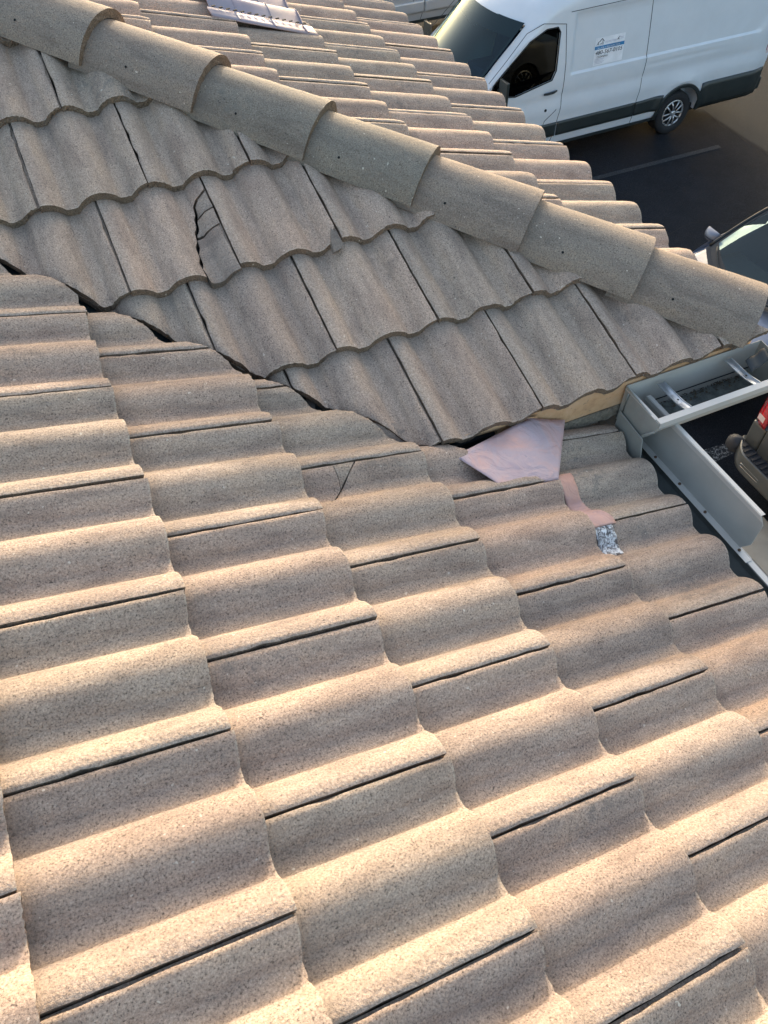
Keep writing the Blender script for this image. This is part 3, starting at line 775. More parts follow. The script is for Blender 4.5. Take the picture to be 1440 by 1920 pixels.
def strip(name, y0, y1, mat, label, xr):
    m = MB()
    def fn(s, t):
        y = y0+(y1-y0)*s; xa = 1.325; xb = xr(y)+.004*noise.noise(Vector((y*45, 2, 0))); x = xa+(xb-xa)*t
        return Vector((x, y, surfA(x, y, 5)+.003+.0012*noise.noise(Vector((x*80, y*80, 0)))))
    m.grid(fn, 40, 6); o = m.build(name, mat, building); o.matrix_parent_inverse = Matrix.Translation((0, 0, -G)); o['label'] = label
    md = o.modifiers.new('t', 'SOLIDIFY'); md.thickness = .001; md.offset = 1
strip('flashing_strip', .79, .598, M_orange, 'salmon pink strip showing below a tile edge', lambda y: 1.388+.014*math.sin((y-.55)*26))
strip('flashing_strip', .597, .525, M_foil, 'crumpled white end of the strip', lambda y: 1.386-.10*max(0, .56-y))

# --- mauve metal roof vent on the far slope
def surfC(sp, y): return ztop(EXP, (y) % W)
vent = empty('roof_vent', (0, 0, 0)); vent.parent = building; vent.matrix_parent_inverse = Matrix.Translation((0, 0, -G)); vent['label'] = 'mauve painted metal tile vent on the far slope'
def vent_pt(x, y, h): 
    return Vector((x, y, zC(x, 0)+h))
per = W/2; yb = 2.93
def vp(y):   # vent roll profile
    ph = (y-yb)/per; c = .5-.5*math.cos(2*math.pi*ph); return .008+.030*max(c, 0)**.7
m = MB(); m.grid(lambda s, t: vent_pt(1.10+.36*s, yb+2.0*per*t*1.0, vp(yb+2*per*t)+.022), 2, 60); o = m.build('vent_panel', M_vent, vent); md = o.modifiers.new('t', 'SOLIDIFY'); md.thickness = .003; md.offset = -1
for xx in (1.20, 1.335, 1.455):
    m = MB(); m.grid(lambda s, t: vent_pt(xx-.006+.012*s, yb+2*per*t, vp(yb+2*per*t)+.0265*math.sin(3.14*s)), 4, 60); m.build('vent_rib', M_vent, vent)
m = MB(); m.grid(lambda s, t: vent_pt(1.09+.40*s, yb-.075+.075*t, .034-.006*(1-t)), 2, 3); o = m.build('vent_lip', M_vent, vent); md = o.modifiers.new('t', 'SOLIDIFY'); md.thickness = .006
m = MB()
for i in range(14):
    xx = 1.105+i*.0265
    m.box((xx, yb-.010, 0), (xx+.014, yb-.003, .003), Matrix.Translation((0, 0, zC(xx, .0370))))
m.build('vent_holes', M_black, vent)
for xx in (1.19, 1.325, 1.45):
    m = MB(); m.grid(lambda s, t: vent_pt(xx-.005+.010*s, yb-.072+.06*t, .0345-.005*(1-t)+.004*math.sin(3.14*s)), 4, 3); m.build('vent_rib', M_vent, vent)

# ------------------------------------------------------------------ vans
def interp(x, pts):
    if x <= pts[0][0]: return pts[0][1]
    for (a, b), (c, d) in zip(pts[:-1], pts[1:]):
        if x <= c: return b+(d-b)*(x-a)/(c-a)
    return pts[-1][1]
def smooth(x, a, b):
    t = min(1, max(0, (x-a)/(b-a))); return t*t*(3-2*t)
HT = [(0, .72), (.04, .95), (.12, 1.04), (.35, 1.18), (.55, 1.32), (1.0, 1.80), (1.42, 2.235), (1.6, 2.36), (1.85, 2.47), (2.2, 2.57), (2.7, 2.65), (3.4, 2.69), (5.4, 2.69), (6.3, 2.62), (6.5, 2.56), (6.56, 2.35), (6.58, 2.0)]
VW = 1.03
def halfw(u, h):
    w = VW-.015
    w -= .13*(1-smooth(u, 0, .9))**1.5 if u < .9 else 0
    w -= .05*smooth(u, 6.3, 6.6)
    w -= .075*max(0, h-1.35)/.9 * (1+.3*max(0, h-1.35))
    w -= .03*(1-smooth(h, .35, .55))
    return w
def side_detail(u, h):
    """inward offset of the flank: recessed upper panels, belt ledge, waist groove, wheel-arch flare"""
    d = 0.0
    inpan = smooth(u, 2.44, 2.50)*(1-smooth(u, 6.15+.25*max(0, h-1.44)/.3, 6.22+.25*max(0, h-1.44)/.3))
    d += .024*inpan*smooth(h, 1.415, 1.435)*(1-smooth(h, 2.19, 2.25))
    d += .010*math.exp(-((h-1.13)/.05)**2)*smooth(u, 1.2, 1.8)*(1-smooth(u, 6.0, 6.4))
    d -= .018*math.exp(-((h-.93)/.10)**2)
    d += .006*math.exp(-((h-1.30)/.012)**2)*smooth(u, 3.9, 4.0)*(1-smooth(u, 5.3, 5.4))
    r = math.hypot(u-4.8, h-.40); d -= .028*math.exp(-((r-.52)/.07)**2)*(h > .42)
    return d
HROWS = [.35, .40, .46, .53, .60, .68, .76, .83, .90, .97, 1.03, 1.08, 1.13, 1.18, 1.24, 1.28, 1.30, 1.32, 1.37, 1.41, 1.425, 1.44, 1.50, 1.60, 1.72, 1.85, 1.98, 2.10, 2.19, 2.22, 2.25, 2.28]
def van_loft(inset=0.0, u0=0.0, u1=6.58, base=.35, detail=True):
    us = sorted(set([round(x, 3) for x in
         [0, .02, .05, .12, .22, .35, .45, .55] + [.55+.0725*i for i in range(13)] + [1.5, 1.6, 1.7, 1.85, 2.0, 2.2, 2.38, 2.42, 2.44, 2.46, 2.48, 2.5, 2.52] + [2.6+.2*i for i in range(7)] +
         [3.92, 3.98] + [4.05+.075*i for i in range(21)] + [5.7, 5.85, 6.0, 6.08, 6.14, 6.18, 6.22, 6.26, 6.3, 6.36, 6.4, 6.45, 6.5, 6.54, 6.56, 6.58]]))
    us = [u for u in us if u0 <= u <= u1]
    rings = []
    for u in us:
        H = interp(u, HT)-inset
        r = min(.30, max(.08, (H-1.0)*.3)) if H > 1.05 else .07
        top = H-r; ring = []
        scale = min(1.0, (top-base)/(HROWS[-1]-base)) if top < HROWS[-1] else 1.0
        hs = [max(base, h) for h in HROWS]
        if top < HROWS[-1]: hs = [base+(h-base)*scale for h in hs]
        side = []
        for h in hs:
            w = halfw(u, h)-inset-(side_detail(u, h) if detail and not inset else 0)
            side.append((w, h))
        if top > hs[-1]+.01: side.append((halfw(u, top)-inset, top))
        else: side.append((side[-1][0]-.0005, top+.0005))
        w0 = side[-1][0]; arc = []
        crown = .05 if H > 1.5 else .03
        rx = min(r*1.1, w0*.5)
        for k in range(1, 9):
            a = R_(90)*k/8; arc.append((w0-rx*(1-math.cos(a)), top+(r-crown)*math.sin(a)))
        w1 = arc[-1][0]; roof = [(w1*(1-k/7), arc[-1][1]+crown*(1-(1-k/7)**2)) for k in range(1, 8)]
        half = side+arc+roof
        ring = [(w, h) for w, h in half]
        full = ring + [(-w, h) for w, h in ring[-2::-1]]
        bow = (1-smooth(u, 1.45, 2.3))*smooth(u, .2, .6)
        R3 = []
        for w, h in full:
            wt = smooth(h, top-.12, top+.06) if H > 1.3 else 0
            uu = u+.27*(min(1, abs(w)/.84))**2*bow*wt
            R3.append(Vector((uu, w, h)))
        rings.append(R3)
    n = len(rings[0]); m = MB()
    vs = [p for r in rings for p in r]; fs = [(i*n+j, i*n+j+1, (i+1)*n+j+1, (i+1)*n+j) for i in range(len(rings)-1) for j in range(n-1)]
    fs += [((i+1)*n, (i+1)*n+n-1, i*n+n-1, i*n) for i in range(len(rings)-1)]
    fs += [tuple(range(n)), tuple((len(rings)-1)*n+k for k in range(n))[::-1]]
    m.add(vs, fs, True); return m
def wheel(parent, u, w, R=.352, side=-1, name='wheel'):
    wh = empty(name, (u, w, R), parent=parent)
    s = side
    m = MB(); prof_ = [(.215, .00), (.225, -.012), (.27, -.022), (.325, -.016), (.345, -.002), (.352, .03), (.352, .20), (.345, .232), (.30, .245), (.215, .235)]
    n = 40; vs = []
    for (r, d) in prof_:
        vs += [(r*math.cos(2*math.pi*k/n), -s*d, r*math.sin(2*math.pi*k/n)) for k in range(n)]
    fs = [(i*n+k, i*n+(k+1) % n, (i+1)*n+(k+1) % n, (i+1)*n+k) for i in range(len(prof_)-1) for k in range(n)]
    m.add(vs, fs, True); m.build('tyre', M_tyre, wh)
    m = MB()
    m.add([(.216*math.cos(2*math.pi*k/n), -s*.025, .216*math.sin(2*math.pi*k/n)) for k in range(n)], [tuple(range(n))]); m.build('brake_backing', M_trim, wh)
    m = MB(); ring = []
    for (r, d) in ((.216, -.004), (.205, -.012), (.193, -.006), (.19, .012)):
        ring += [(r*math.cos(2*math.pi*k/n), -s*d, r*math.sin(2*math.pi*k/n)) for k in range(n)]
    m.add(ring, [(i*n+k, i*n+(k+1) % n, (i+1)*n+(k+1) % n, (i+1)*n+k) for i in range(3) for k in range(n)], True)
    for k in range(5):
        for da in (-.24, .24):
            a0 = 2*math.pi*k/5+.3+da*.4; a1 = 2*math.pi*k/5+.3+da*1.55
            p = Vector((.05*math.cos(a0), s*.012, .05*math.sin(a0))); q = Vector((.195*math.cos(a1), s*.006, .195*math.sin(a1)))
            mid_ = Vector((.12*math.cos((a0+a1)/2+da*.3), s*.014, .12*math.sin((a0+a1)/2+da*.3)))
            m.tube([p, mid_, q], [.013, .012, .016], 6, True)
    m.tube([(0, s*.0, 0), (0, s*.018, 0), (0, s*.024, 0)], [.052, .048, .02], 20, True)
    m.build('hubcap', M_rim, wh)
    return wh
def build_van(loc, yaw, label, paintm, cladded=True, sticker=True, glazed=True, flip=False):
    van = empty('cargo_van', loc, yaw); meta(van, label, 'van')
    body = van_loft().build('body', paintm, van)
    cut = []
    for u in (1.02, 4.8):
        m = MB(); n = 28; rr = .43
        m.prism([(u+rr*math.cos(2*math.pi*k/n), -1.2, .38+rr*math.sin(2*math.pi*k/n)) for k in range(n)], (0, .50, 0)); cut.append(m.build('c', M_trim))
        m = MB(); m.prism([(u+rr*math.cos(2*math.pi*k/n), .70, .38+rr*math.sin(2*math.pi*k/n)) for k in range(n)], (0, .50, 0)); cut.append(m.build('c', M_trim))
    WIN = [(1.07, 1.43), (1.30, 1.31), (1.50, 1.28), (2.13, 1.40), (2.19, 1.52), (2.20, 2.03), (2.15, 2.10), (1.96, 2.10), (1.68, 1.98), (1.36, 1.72), (1.10, 1.50)]
    if glazed:
        cut.append(van_loft(inset=.055, u0=.55, u1=2.5, base=.75).build('c', M_trim))
        poly = []; s2 = math.sqrt(.5)
        def wsp(w, q, d): return Vector(((q+d)*s2, w, (q-d)*s2))   # q along the slope, d outwards(+u,-h inverse)
        ws = [-.80+1.6*i/12 for i in range(13)]
        low = [(w, 1.31+.22*(w/.81)**2) for w in ws]; up = [(w, 2.555+.15*(w/.81)**2) for w in ws][::-1]
        poly = low+up
        a = [wsp(w, q, -1.2) for w, q in poly]
        m = MB(); m.prism(a, wsp(0, 0, 1.0)-wsp(0, 0, 0)+Vector((0, 0, 0)))
        cut.append(m.build('c', M_trim))
        m = MB(); m.prism([(u, -1.3, h) for u, h in WIN], (0, .62, 0)); cut.append(m.build('c', M_trim))
        m = MB(); m.prism([(u, .68, h) for u, h in WIN], (0, .62, 0)); cut.append(m.build('c', M_trim))
    for c in cut: c.parent = van
    bpy.context.view_layer.update()
    boolean_diff(body, cut)
    def sw(u, h, off=0.0, sgn=-1): return Vector((u, sgn*(halfw(u, h)-side_detail(u, h)+off), h))
    if glazed:
        m = MB()
        def wsurf(s, t):
            w = -.81+1.62*t; q = (1.30+.22*(w/.81)**2)*(1-s)+(2.565+.15*(w/.81)**2)*s
            d = (-.815+.27*(w/.84)**2)*s2 + .012
            return wsp(w, q, d)
        m.grid(wsurf, 20, 24); ws_o = m.build('windshield', M_glass, van)
        # black frit band along the edges
        m = MB()
        def band(w0, w1, q0, q1):
            def f(s, t):
                w = w0+(w1-w0)*t; qa = 1.30+.22*(w/.81)**2; qb = 2.565+.15*(w/.81)**2
                q = qa+(qb-qa)*(q0+(q1-q0)*s); return wsp(w, q, (-.815+.27*(w/.84)**2)*s2+.014)
            m.grid(f, 6, 20)
        band(-.81, .81, .80, 1.0); band(-.81, .81, 0, .05); band(-.81, -.775, 0, 1); band(.775, .81, 0, 1); band(-.16, .16, .78, .90)
        m.build('frit_band', M_trim, ws_o)
        m = MB()
        for s_, a_, b_ in ((.06, -.70, .02), (.07, .05, .72)):
            pts = [wsurf(.04+.10*(k/8)*(1 if a_ < 0 else 1), (a_+(b_-a_)*k/8+.81)/1.62)+Vector((-.02, 0, .02)) for k in range(9)]; m.tube(pts, .008, 6)
        m.build('wiper', M_trim, van)
        for sgn in (-1, 1):
            m = MB(); m.prism([sw(u, h, -.022, sgn) for u, h in WIN], (0, -.004*sgn, 0)); m.build('side_window', M_glass2, van)
        m = MB()
        for i in range(len(WIN)):
            a, b = WIN[i], WIN[(i+1) % len(WIN)]
            m.tube([sw(*a, .001), sw(*b, .001)], .010, 6)
        m.build('window_rubber', M_trim, van)
        # cabin
        m = MB(); m.box((1.0, -.86, .80), (2.42, .86, .84)); m.box((2.40, -.86, .8), (2.43, .86, 2.25)); m.build('cabin_lining', M_int, van)
        m = MB(); m.prism([(.62, -.86, 1.05), (.62, -.86, 1.24), (.95, -.86, 1.28), (1.20, -.86, 1.20), (1.30, -.86, .85), (.9, -.86, .8)], (0, 1.72, 0)); m.build('dashboard', M_dash, van, bevel=.03)
        m = MB(); m.box((.86, .15, 1.285), (1.08, .45, 1.288), Matrix.Rotation(.2, 4, 'Z')); m.box((.95, -.50, 1.30), (1.05, -.1, 1.304), Matrix.Rotation(-.06, 4, 'Z')); m.build('paper_on_dashboard', M_paper, van)
        m = MB(); n = 28
        cw = Vector((1.42, -.45, 1.30)); ax = Vector((-.45, 0, .9)).normalized(); e1 = Vector((0, 1, 0)); e2 = ax.cross(e1)
        m.tube([cw+e1*.19*math.cos(2*math.pi*k/n)+e2*.19*math.sin(2*math.pi*k/n) for k in range(n+1)], .016, 8)
        for a in (0, 2.1, 4.2): m.tube([cw, cw+e1*.18*math.cos(a)+e2*.18*math.sin(a)], .018, 6)
        m.tube([cw, cw-ax*.3], .035, 8); m.build('steering_wheel', simple('steering_wheel_grip', (.25, .27, .25), .4), van)
        for w in (-.48, .48):
            st = empty('seat', (1.95, w, .84), parent=van)
            m = MB(); m.box((-.30, -.25, .12), (.22, .25, .32)); m.build('cushion', M_seat, st, bevel=.05)
            m = MB(); m.prism([(.14, -.24, .30), (.28, -.24, .30), (.42, -.22, .98), (.30, -.22, .98)], (0, .47, 0)); m.build('seat_back', M_seat, st, bevel=.04)
            m = MB(); m.box((.32, -.13, 1.0), (.42, .13, 1.20)); m.build('headrest', M_seat, st, bevel=.04)
        m = MB(); m.box((1.62, -.75, 2.08), (1.80, -.2, 2.10)); m.box((1.62, .2, 2.08), (1.80, .75, 2.10)); m.build('sun_visor', simple('visor_cloth', (.45, .48, .46), .8), van)
        m = MB(); m.box((1.46, -.12, 2.00), (1.50, .12, 2.07)); m.build('rear_view_mirror', M_trim, van)
    # cladding, sills, seams
    def patch(mb, u0, u1, f0, f1, off, nu=20, nh=4, sgn=-1):
        def fn(s, t):
            u = u0+(u1-u0)*s; h0 = f0(u) if callable(f0) else f0; h1 = f1(u) if callable(f1) else f1
            h = h0+(h1-h0)*t; return sw(u, h, off, sgn)
        mb.grid(fn, nu, nh)
    arch = lambda u: .40+math.sqrt(max(0, .475**2-(u-4.8)**2))
    archi = lambda u: .38+math.sqrt(max(0, .432**2-(u-4.8)**2))
    for sgn in (-1, 1):
        mb = MB()
        ctop = lambda u: .745+.02*smooth(u, 3.9, 4.4)
        for (ua, ub, ha, hb2) in ((1.50, 2.32, .53, ctop), (2.345, 3.845, .53, ctop), (3.865, 4.40, .53, ctop), (5.20, 6.56, .36, .80)):
            mb = MB(); patch(mb, ua, ub, ha, hb2, .015, 24, 5, sgn=sgn)
            o = mb.build('side_cladding' if cladded else 'rub_strip', M_clad if cladded else paintm, van)
            md = o.modifiers.new('t', 'SOLIDIFY'); md.thickness = .014; md.offset = 0
        mb = MB(); n = 30
        def ar(s, t):
            a = R_(-8)+R_(196)*s; r = .425+(.075-.02*math.sin(math.pi*s))*t; u = 4.8+r*math.cos(a); h = .38+r*math.sin(a)
            return sw(u, max(.35, h), .022-.012*t, sgn)
        mb.grid(ar, n, 4); o = mb.build('wheel_arch_trim', M_clad if cladded else paintm, van); md = o.modifiers.new('t', 'SOLIDIFY'); md.thickness = .02; md.offset = 0
        mb = MB(); patch(mb, 1.5, 4.34, .345, .40, .012, 20, 2, sgn=sgn); mb.build('sill_strip', M_clad, van)
        mb = MB(); 
        def seam(pts):
            P = []
            for (a, b) in zip(pts[:-1], pts[1:]):
                k = max(2, int(math.hypot(a[0]-b[0], a[1]-b[1])/.05))
                P += [sw(a[0]+(b[0]-a[0])*i/k, a[1]+(b[1]-a[1])*i/k, .0015, sgn) for i in range(k)]
            P.append(sw(*pts[-1], .0015, sgn)); mb.tube(P, .0045, 5, False)
        seam([(2.26, .40), (2.33, .66), (2.36, 1.0), (2.35, 1.6), (2.29, 2.12)])
        seam([(2.06, .66), (2.10, .80), (2.28, .95)])
        seam([(2.29, 2.12), (1.9, 2.18), (1.62, 2.10), (1.30, 1.80), (1.02, 1.55)])
        seam([(3.86, .40), (3.88, 1.0), (3.89, 1.45), (3.84, 2.24)])
        seam([(2.36, 2.26), (3.84, 2.28)])
        mb.build('panel_seam', M_seam, van)
        mb = MB(); mb.tube([sw(2.00, 1.225, .028, sgn), sw(2.06, 1.23, .045, sgn), sw(2.16, 1.235, .045, sgn), sw(2.23, 1.24, .024, sgn)], [.014, .018, .018, .013], 8); mb.build('door_handle', M_trim, van)
        mb = MB(); mb.tube([sw(2.08, .97, 0, sgn), sw(2.08, .97, .006, sgn)], .022, 14, False); mb.build('lock_cover', M_trim, van)
        # mirror
        mr = empty('wing_mirror', (1.17, sgn*1.20, 1.45), parent=van)
        mb = MB()
        mb.grid(lambda s, t: Vector((.045*math.sin(math.pi*t)*(.6+.4*math.sin(math.pi*s))-.03, sgn*.105*math.cos(math.pi*t), (.21-.42*s)*(1)*.95)), 12, 14)
        mb.box((-.03, -.105, -.19), (.015, .105, .19)); mb.tube([(0, -sgn*.0, -.14), (.02, -sgn*.22, -.10)], .035, 8); mb.tube([(0, 0, .1), (.02, -sgn*.2, -.02)], .02, 8)
        mb.build('mirror_housing', M_clad, mr, bevel=.02)
        wheel(van, 1.02, sgn*(VW-.04), side=sgn); wheel(van, 4.8, sgn*(VW-.075), side=sgn)
        # tail lamp
        mb = MB(); mb.grid(lambda s, t: Vector((6.49+.105*s, sgn*(halfw(6.5, 1.1+.55*t)+.004-.03*s*s), .83+.75*t)), 4, 6); mb.build('tail_lamp', M_lampred, van)
        mb = MB(); mb.grid(lambda s, t: Vector((6.50+.105*s, sgn*(halfw(6.5, 1.1)+.008-.03*s*s), 1.02+.12*t)), 3, 3); mb.build('reverse_lamp', M_lampclear, van)
    m = MB(); m.box((6.50, -.96, .40), (6.66, .96, .62)); m.build('rear_bumper', M_clad, van, bevel=.03)
    m = MB(); m.box((.3, -.90, .30), (6.4, .90, .42)); m.build('chassis', M_trim, van)
    m = MB(); m.box((-.05, -.93, .35), (.10, .93, .68)); m.build('front_bumper', M_clad, van, bevel=.05)
    m = MB(); m.box((-.01, -.5, .70), (.02, .5, .92)); m.build('grille', M_trim, van)
    for sgn in (-1, 1):
        m = MB(); m.box((.0, sgn*.78-.12, .72), (.12, sgn*.78+.12, .98)); m.build('headlight', M_lampclear, van, bevel=.03)
    if sticker:
        st = empty('magnetic_sign', (0, 0, 0), parent=van)
        ou, oh, wdt, hgt = 2.87, 1.46, .54, .375
        def pl(u, h, off=.004): return sw(ou+u, oh+h, off)
        def quad(name, u0, h0, u1, h1, mat, off=.004, nseg=4):
            mb = MB(); mb.grid(lambda s, t: pl(u0+(u1-u0)*s, h0+(h1-h0)*t, off), nseg, nseg); return mb.build(name, mat, st)
        Mwh = simple('sign_white', (.80, .80, .83), .4); Mbl = simple('sign_blue', (.03, .20, .42), .4); Mdk = simple('sign_ink', (.015, .015, .02), .5); Mgr = simple('sign_grey_print', (.42, .42, .50), .5)
        quad('sign_sheet', 0, 0, wdt, hgt, Mwh, .003)
        quad('blue_band', .0, .215, wdt, .262, Mbl, .0045)
        def text(body, u, h, size, mat, shear=0.0):
            cu = bpy.data.curves.new('t', 'FONT'); cu.body = body; cu.size = size; cu.shear = shear; cu.resolution_u = 3
            to = bpy.data.objects.new('t', cu); link(to); bpy.context.view_layer.update()
            me = bpy.data.meshes.new_from_object(to.evaluated_get(bpy.context.evaluated_depsgraph_get())); bpy.data.objects.remove(to)
            for v in me.vertices: v.co = pl(u+v.co.x, h+v.co.y, .0062)
            me.materials.clear(); me.materials.append(mat)
            o = bpy.data.objects.new('lettering', me); link(o, st); return o
        t_ = text('480-567-0105', .018, .145, .078, Mdk, .12)
        xs = [v.co.x for v in t_.data.vertices]; k = (wdt-.045)/(max(xs)-min(xs)); x0 = min(xs)
        for v in t_.data.vertices: v.co.x = x0+(v.co.x-x0)*k
        text('A', .02, .275, .07, Mdk, .2); text('ms', .085, .275, .055, Mdk, .1); text('OUTFITTERS', .175, .287, .038, Mgr, .2)
        text('CALL FOR A FREE INSPECTION', .03, .224, .031, Mwh, .1)
        text('CLEANING', .05, .098, .042, Mdk, .2)
        for i in range(4): quad('small_print', .02, .078-i*.019, .20-.03*(i % 2), .084-i*.019, Mgr, .0055, 2)
        mb = MB()
        ho = [(.055, .315), (.075, .315), (.115, .350), (.155, .315), (.165, .315), (.115, .364)]
        mb.add([pl(a, b, .0065) for a, b in ho], [(0, 1, 2, 5), (2, 3, 4, 5)]); mb.add([pl(a, b, .0065) for a, b in ((.125, .30), (.135, .30), (.135, .33), (.125, .33))], [(0, 1, 2, 3)]); mb.build('house_emblem', Mdk, st)
        mb = MB()
        for a, b in (((.40, .30), (.425, .33)), ((.41, .32), (.44, .34)), ((.43, .30), (.415, .325))):
            mb.tube([pl(*a, .006), pl(*b, .006)], .004, 4)
        mb.build('small_emblem', Mdk, st)
        quad('small_print', .45, .325, .52, .331, Mgr, .0055, 2); quad('small_print', .46, .305, .51, .311, Mgr, .0055, 2)
    return van
YAW = .0217
def vloc(x, y, z=G): # empty at the nose centre of the van on the ground
    return (x, y, z)
c_, s_n = math.cos(YAW), math.sin(YAW)
build_van((5.658-s_n*VW, 10.003+c_*VW, G), YAW, 'white high roof cargo van with black lower cladding and a phone number sign', M_white)
v2 = build_van((6.0, 16.5, G), 0.01, 'grey van mostly hidden behind the white van', M_greyvan, cladded=False, sticker=False, glazed=True)

# ------------------------------------------------------------------ silver car nosed in, only bonnet, windscreen and mirror in view
def build_car(loc, yaw):
    car = empty('parked_car', loc, yaw); meta(car, 'silver car nose in below the roof corner, dark mirror and tinted windscreen in view', 'car')
    HTc = [(0, .55), (.03, .70), (.15, .78), (.6, .90), (1.10, .985), (1.22, 1.02), (1.55, 1.19), (2.0, 1.36), (2.35, 1.44), (2.8, 1.47), (3.4, 1.43), (4.0, 1.20), (4.35, 1.08), (4.75, 1.04), (4.82, .9), (4.86, .6)]
    hw = lambda u, h: (.92-.16*(1-smooth(u, 0, .8))**2-.10*smooth(u, 4.0, 4.86)-.26*smooth(h, .98, 1.5)-.05*(1-smooth(h, .2, .4)))
    def loft(inset=0., u0=0, u1=4.86, base=.22):
        us = [0, .01, .03, .08, .15, .3, .45, .6, .8, 1.0, 1.1, 1.22, 1.35, 1.45, 1.55, 1.7, 1.85, 2.0, 2.2, 2.35, 2.6, 2.8, 3.1, 3.4, 3.7, 4.0, 4.2, 4.35, 4.6, 4.75, 4.8, 4.82, 4.84, 4.86]
        us = [u for u in us if u0 <= u <= u1]; rings = []
        for u in us:
            H = interp(u, HTc)-inset; r = .10 if H < 1.06 else .10+.0*(H-1.05); top = H-r
            side = [(hw(u, base+(top-base)*k/12)-inset+.02*math.sin(math.pi*k/12), base+(top-base)*k/12) for k in range(13)]
            w0 = side[-1][0]; arc = [(w0-.16*(1-math.cos(R_(90)*k/6)), top+(r-.035)*math.sin(R_(90)*k/6)) for k in range(1, 7)]
            w1 = arc[-1][0]; roof = [(w1*(1-k/8), arc[-1][1]+.035*(1-(1-k/8)**2)) for k in range(1, 9)]
            half = side+arc+roof; full = half+[(-w, h) for w, h in half[-2::-1]]
            bow = smooth(u, .7, 1.15)*(1-smooth(u, 2.0, 2.8))
            rings.append([Vector((u+.30*min(1, abs(w)/.8)**2*bow*smooth(h, top-.05, top+.03), w, h)) for w, h in full])
        n = len(rings[0]); m = MB()
        m.add([p for r in rings for p in r], [(i*n+j, i*n+j+1, (i+1)*n+j+1, (i+1)*n+j) for i in range(len(rings)-1) for j in range(n-1)] +
              [((i+1)*n, (i+1)*n+n-1, i*n+n-1, i*n) for i in range(len(rings)-1)] + [tuple(range(n)), tuple((len(rings)-1)*n+k for k in range(n))[::-1]], True)
        return m
    body = loft().build('body', M_silver, car)
    cut = [loft(.05, 1.1, 3.7, .45).build('c', M_trim)]
    sl = Vector((.78, 0, .42)).normalized(); nr = Vector((-sl.z, 0, sl.x))
    def wp(w, q, d): return Vector((1.15, w, 1.02))+sl*q+nr*d+Vector((0, 0, 0))
    ws = [-.70+1.4*i/12 for i in range(13)]
    top_w = .62/.70
    poly = [(w, -.04+.27*(w/.70)**2) for w in ws]+[(w*top_w*.93, .96+.22*(w/.70)**2) for w in ws][::-1]
    m = MB(); m.prism([wp(w, q, -.25) for w, q in poly], nr*.8); cut.append(m.build('c', M_trim))
    for sgn in (-1, 1):
        m = MB(); m.prism([(1.75, sgn*.5, 1.0), (2.05, sgn*.5, 1.28), (2.4, sgn*.5, 1.35), (3.1, sgn*.5, 1.33), (3.6, sgn*.5, 1.05)], (0, sgn*.6, 0)); cut.append(m.build('c', M_trim))
        for u in (.95, 3.85):
            m = MB(); m.prism([(u+.36*math.cos(2*math.pi*k/24), sgn*.66, .33+.36*math.sin(2*math.pi*k/24)) for k in range(24)], (0, sgn*.5, 0)); cut.append(m.build('c', M_trim))
            wheel(car, u, sgn*.86, R=.33, side=sgn)
    for c in cut: c.parent = car
    bpy.context.view_layer.update()
    boolean_diff(body, cut)
    def wsf(s, t):
        w = (-.72+1.44*t); k = 1-.16*s
        q = (-.05+.27*(w/.72)**2)*(1-s)+(.97+.22*(w/.72)**2)*s
        return wp(w*k, q, -.010+.035*math.sin(math.pi*s)-.00*abs(w))
    m = MB(); m.grid(wsf, 16, 20); g = m.build('windshield', M_glass, car)
    m = MB()
    def fr(s0, s1, t0, t1): m.grid(lambda s, t: wsf(s0+(s1-s0)*s, t0+(t1-t0)*t)+nr*.003, 8, 14)
    fr(0, .12, 0, 1); fr(0, 1, 0, .035); fr(0, 1, .965, 1); fr(.95, 1, 0, 1); m.build('frit_band', M_trim, g)
    m = MB(); m.grid(lambda s, t: wsf(0, t)+Vector((-.055*(1-s), 0, -.02*(1-s)+.008)), 6, 20); m.build('cowl_panel', M_trim, car)
    m = MB()
    for t0, t1 in ((.12, .52), (.55, .93)): m.tube([wsf(.02+.10*k/8, t0+(t1-t0)*k/8)+nr*.02+Vector((-.03, 0, 0)) for k in range(9)], .009, 6)
    m.build('wiper', M_trim, car)
    for sgn in (-1, 1):
        m = MB(); m.tube([wsf(k/10, 0 if sgn < 0 else 1)+nr*.006 for k in range(11)], .017, 8); m.build('pillar_trim', M_trim, car)
    m = MB(); m.prism([(1.25, -.7, .90), (1.85, -.7, .93), (1.95, -.7, .80), (1.95, -.7, .6), (1.2, -.7, .6)], (0, 1.4, 0)); m.build('dashboard', M_int, car, bevel=.02)
    m = MB()
    for w in (-.36, .36): m.box((2.5, w-.23, .5), (2.95, w+.23, .68)); m.box((2.85, w-.22, .68), (3.0, w+.22, 1.15)); m.box((2.92, w-.11, 1.17), (3.0, w+.11, 1.30))
    m.build('seats', M_int, car, bevel=.04)
    for sgn in (-1, 1):
        mr = empty('wing_mirror', (1.62, sgn*.98, 1.03), parent=car)
        m = MB(); m.grid(lambda s, t: Vector((-.085*math.sin(math.pi*s)*math.sin(math.pi*t)+.02, sgn*.115*math.cos(math.pi*s)*(.8+.2*math.sin(math.pi*t)), .075*math.cos(math.pi*t))), 14, 12); m.build('mirror_shell', M_silver, mr)
        m = MB(); m.grid(lambda s, t: Vector((-.080*math.sin(math.pi*s)*math.sin(math.pi*(.5+.5*t))+.015, sgn*.112*math.cos(math.pi*s), -.004-.085*t)), 12, 6); m.box((.01, -.10, -.07), (.03, .10, .055)); m.tube([(0, 0, -.06), (.03, -sgn*.12, -.08)], .025, 8); m.build('mirror_base', M_trim, mr)
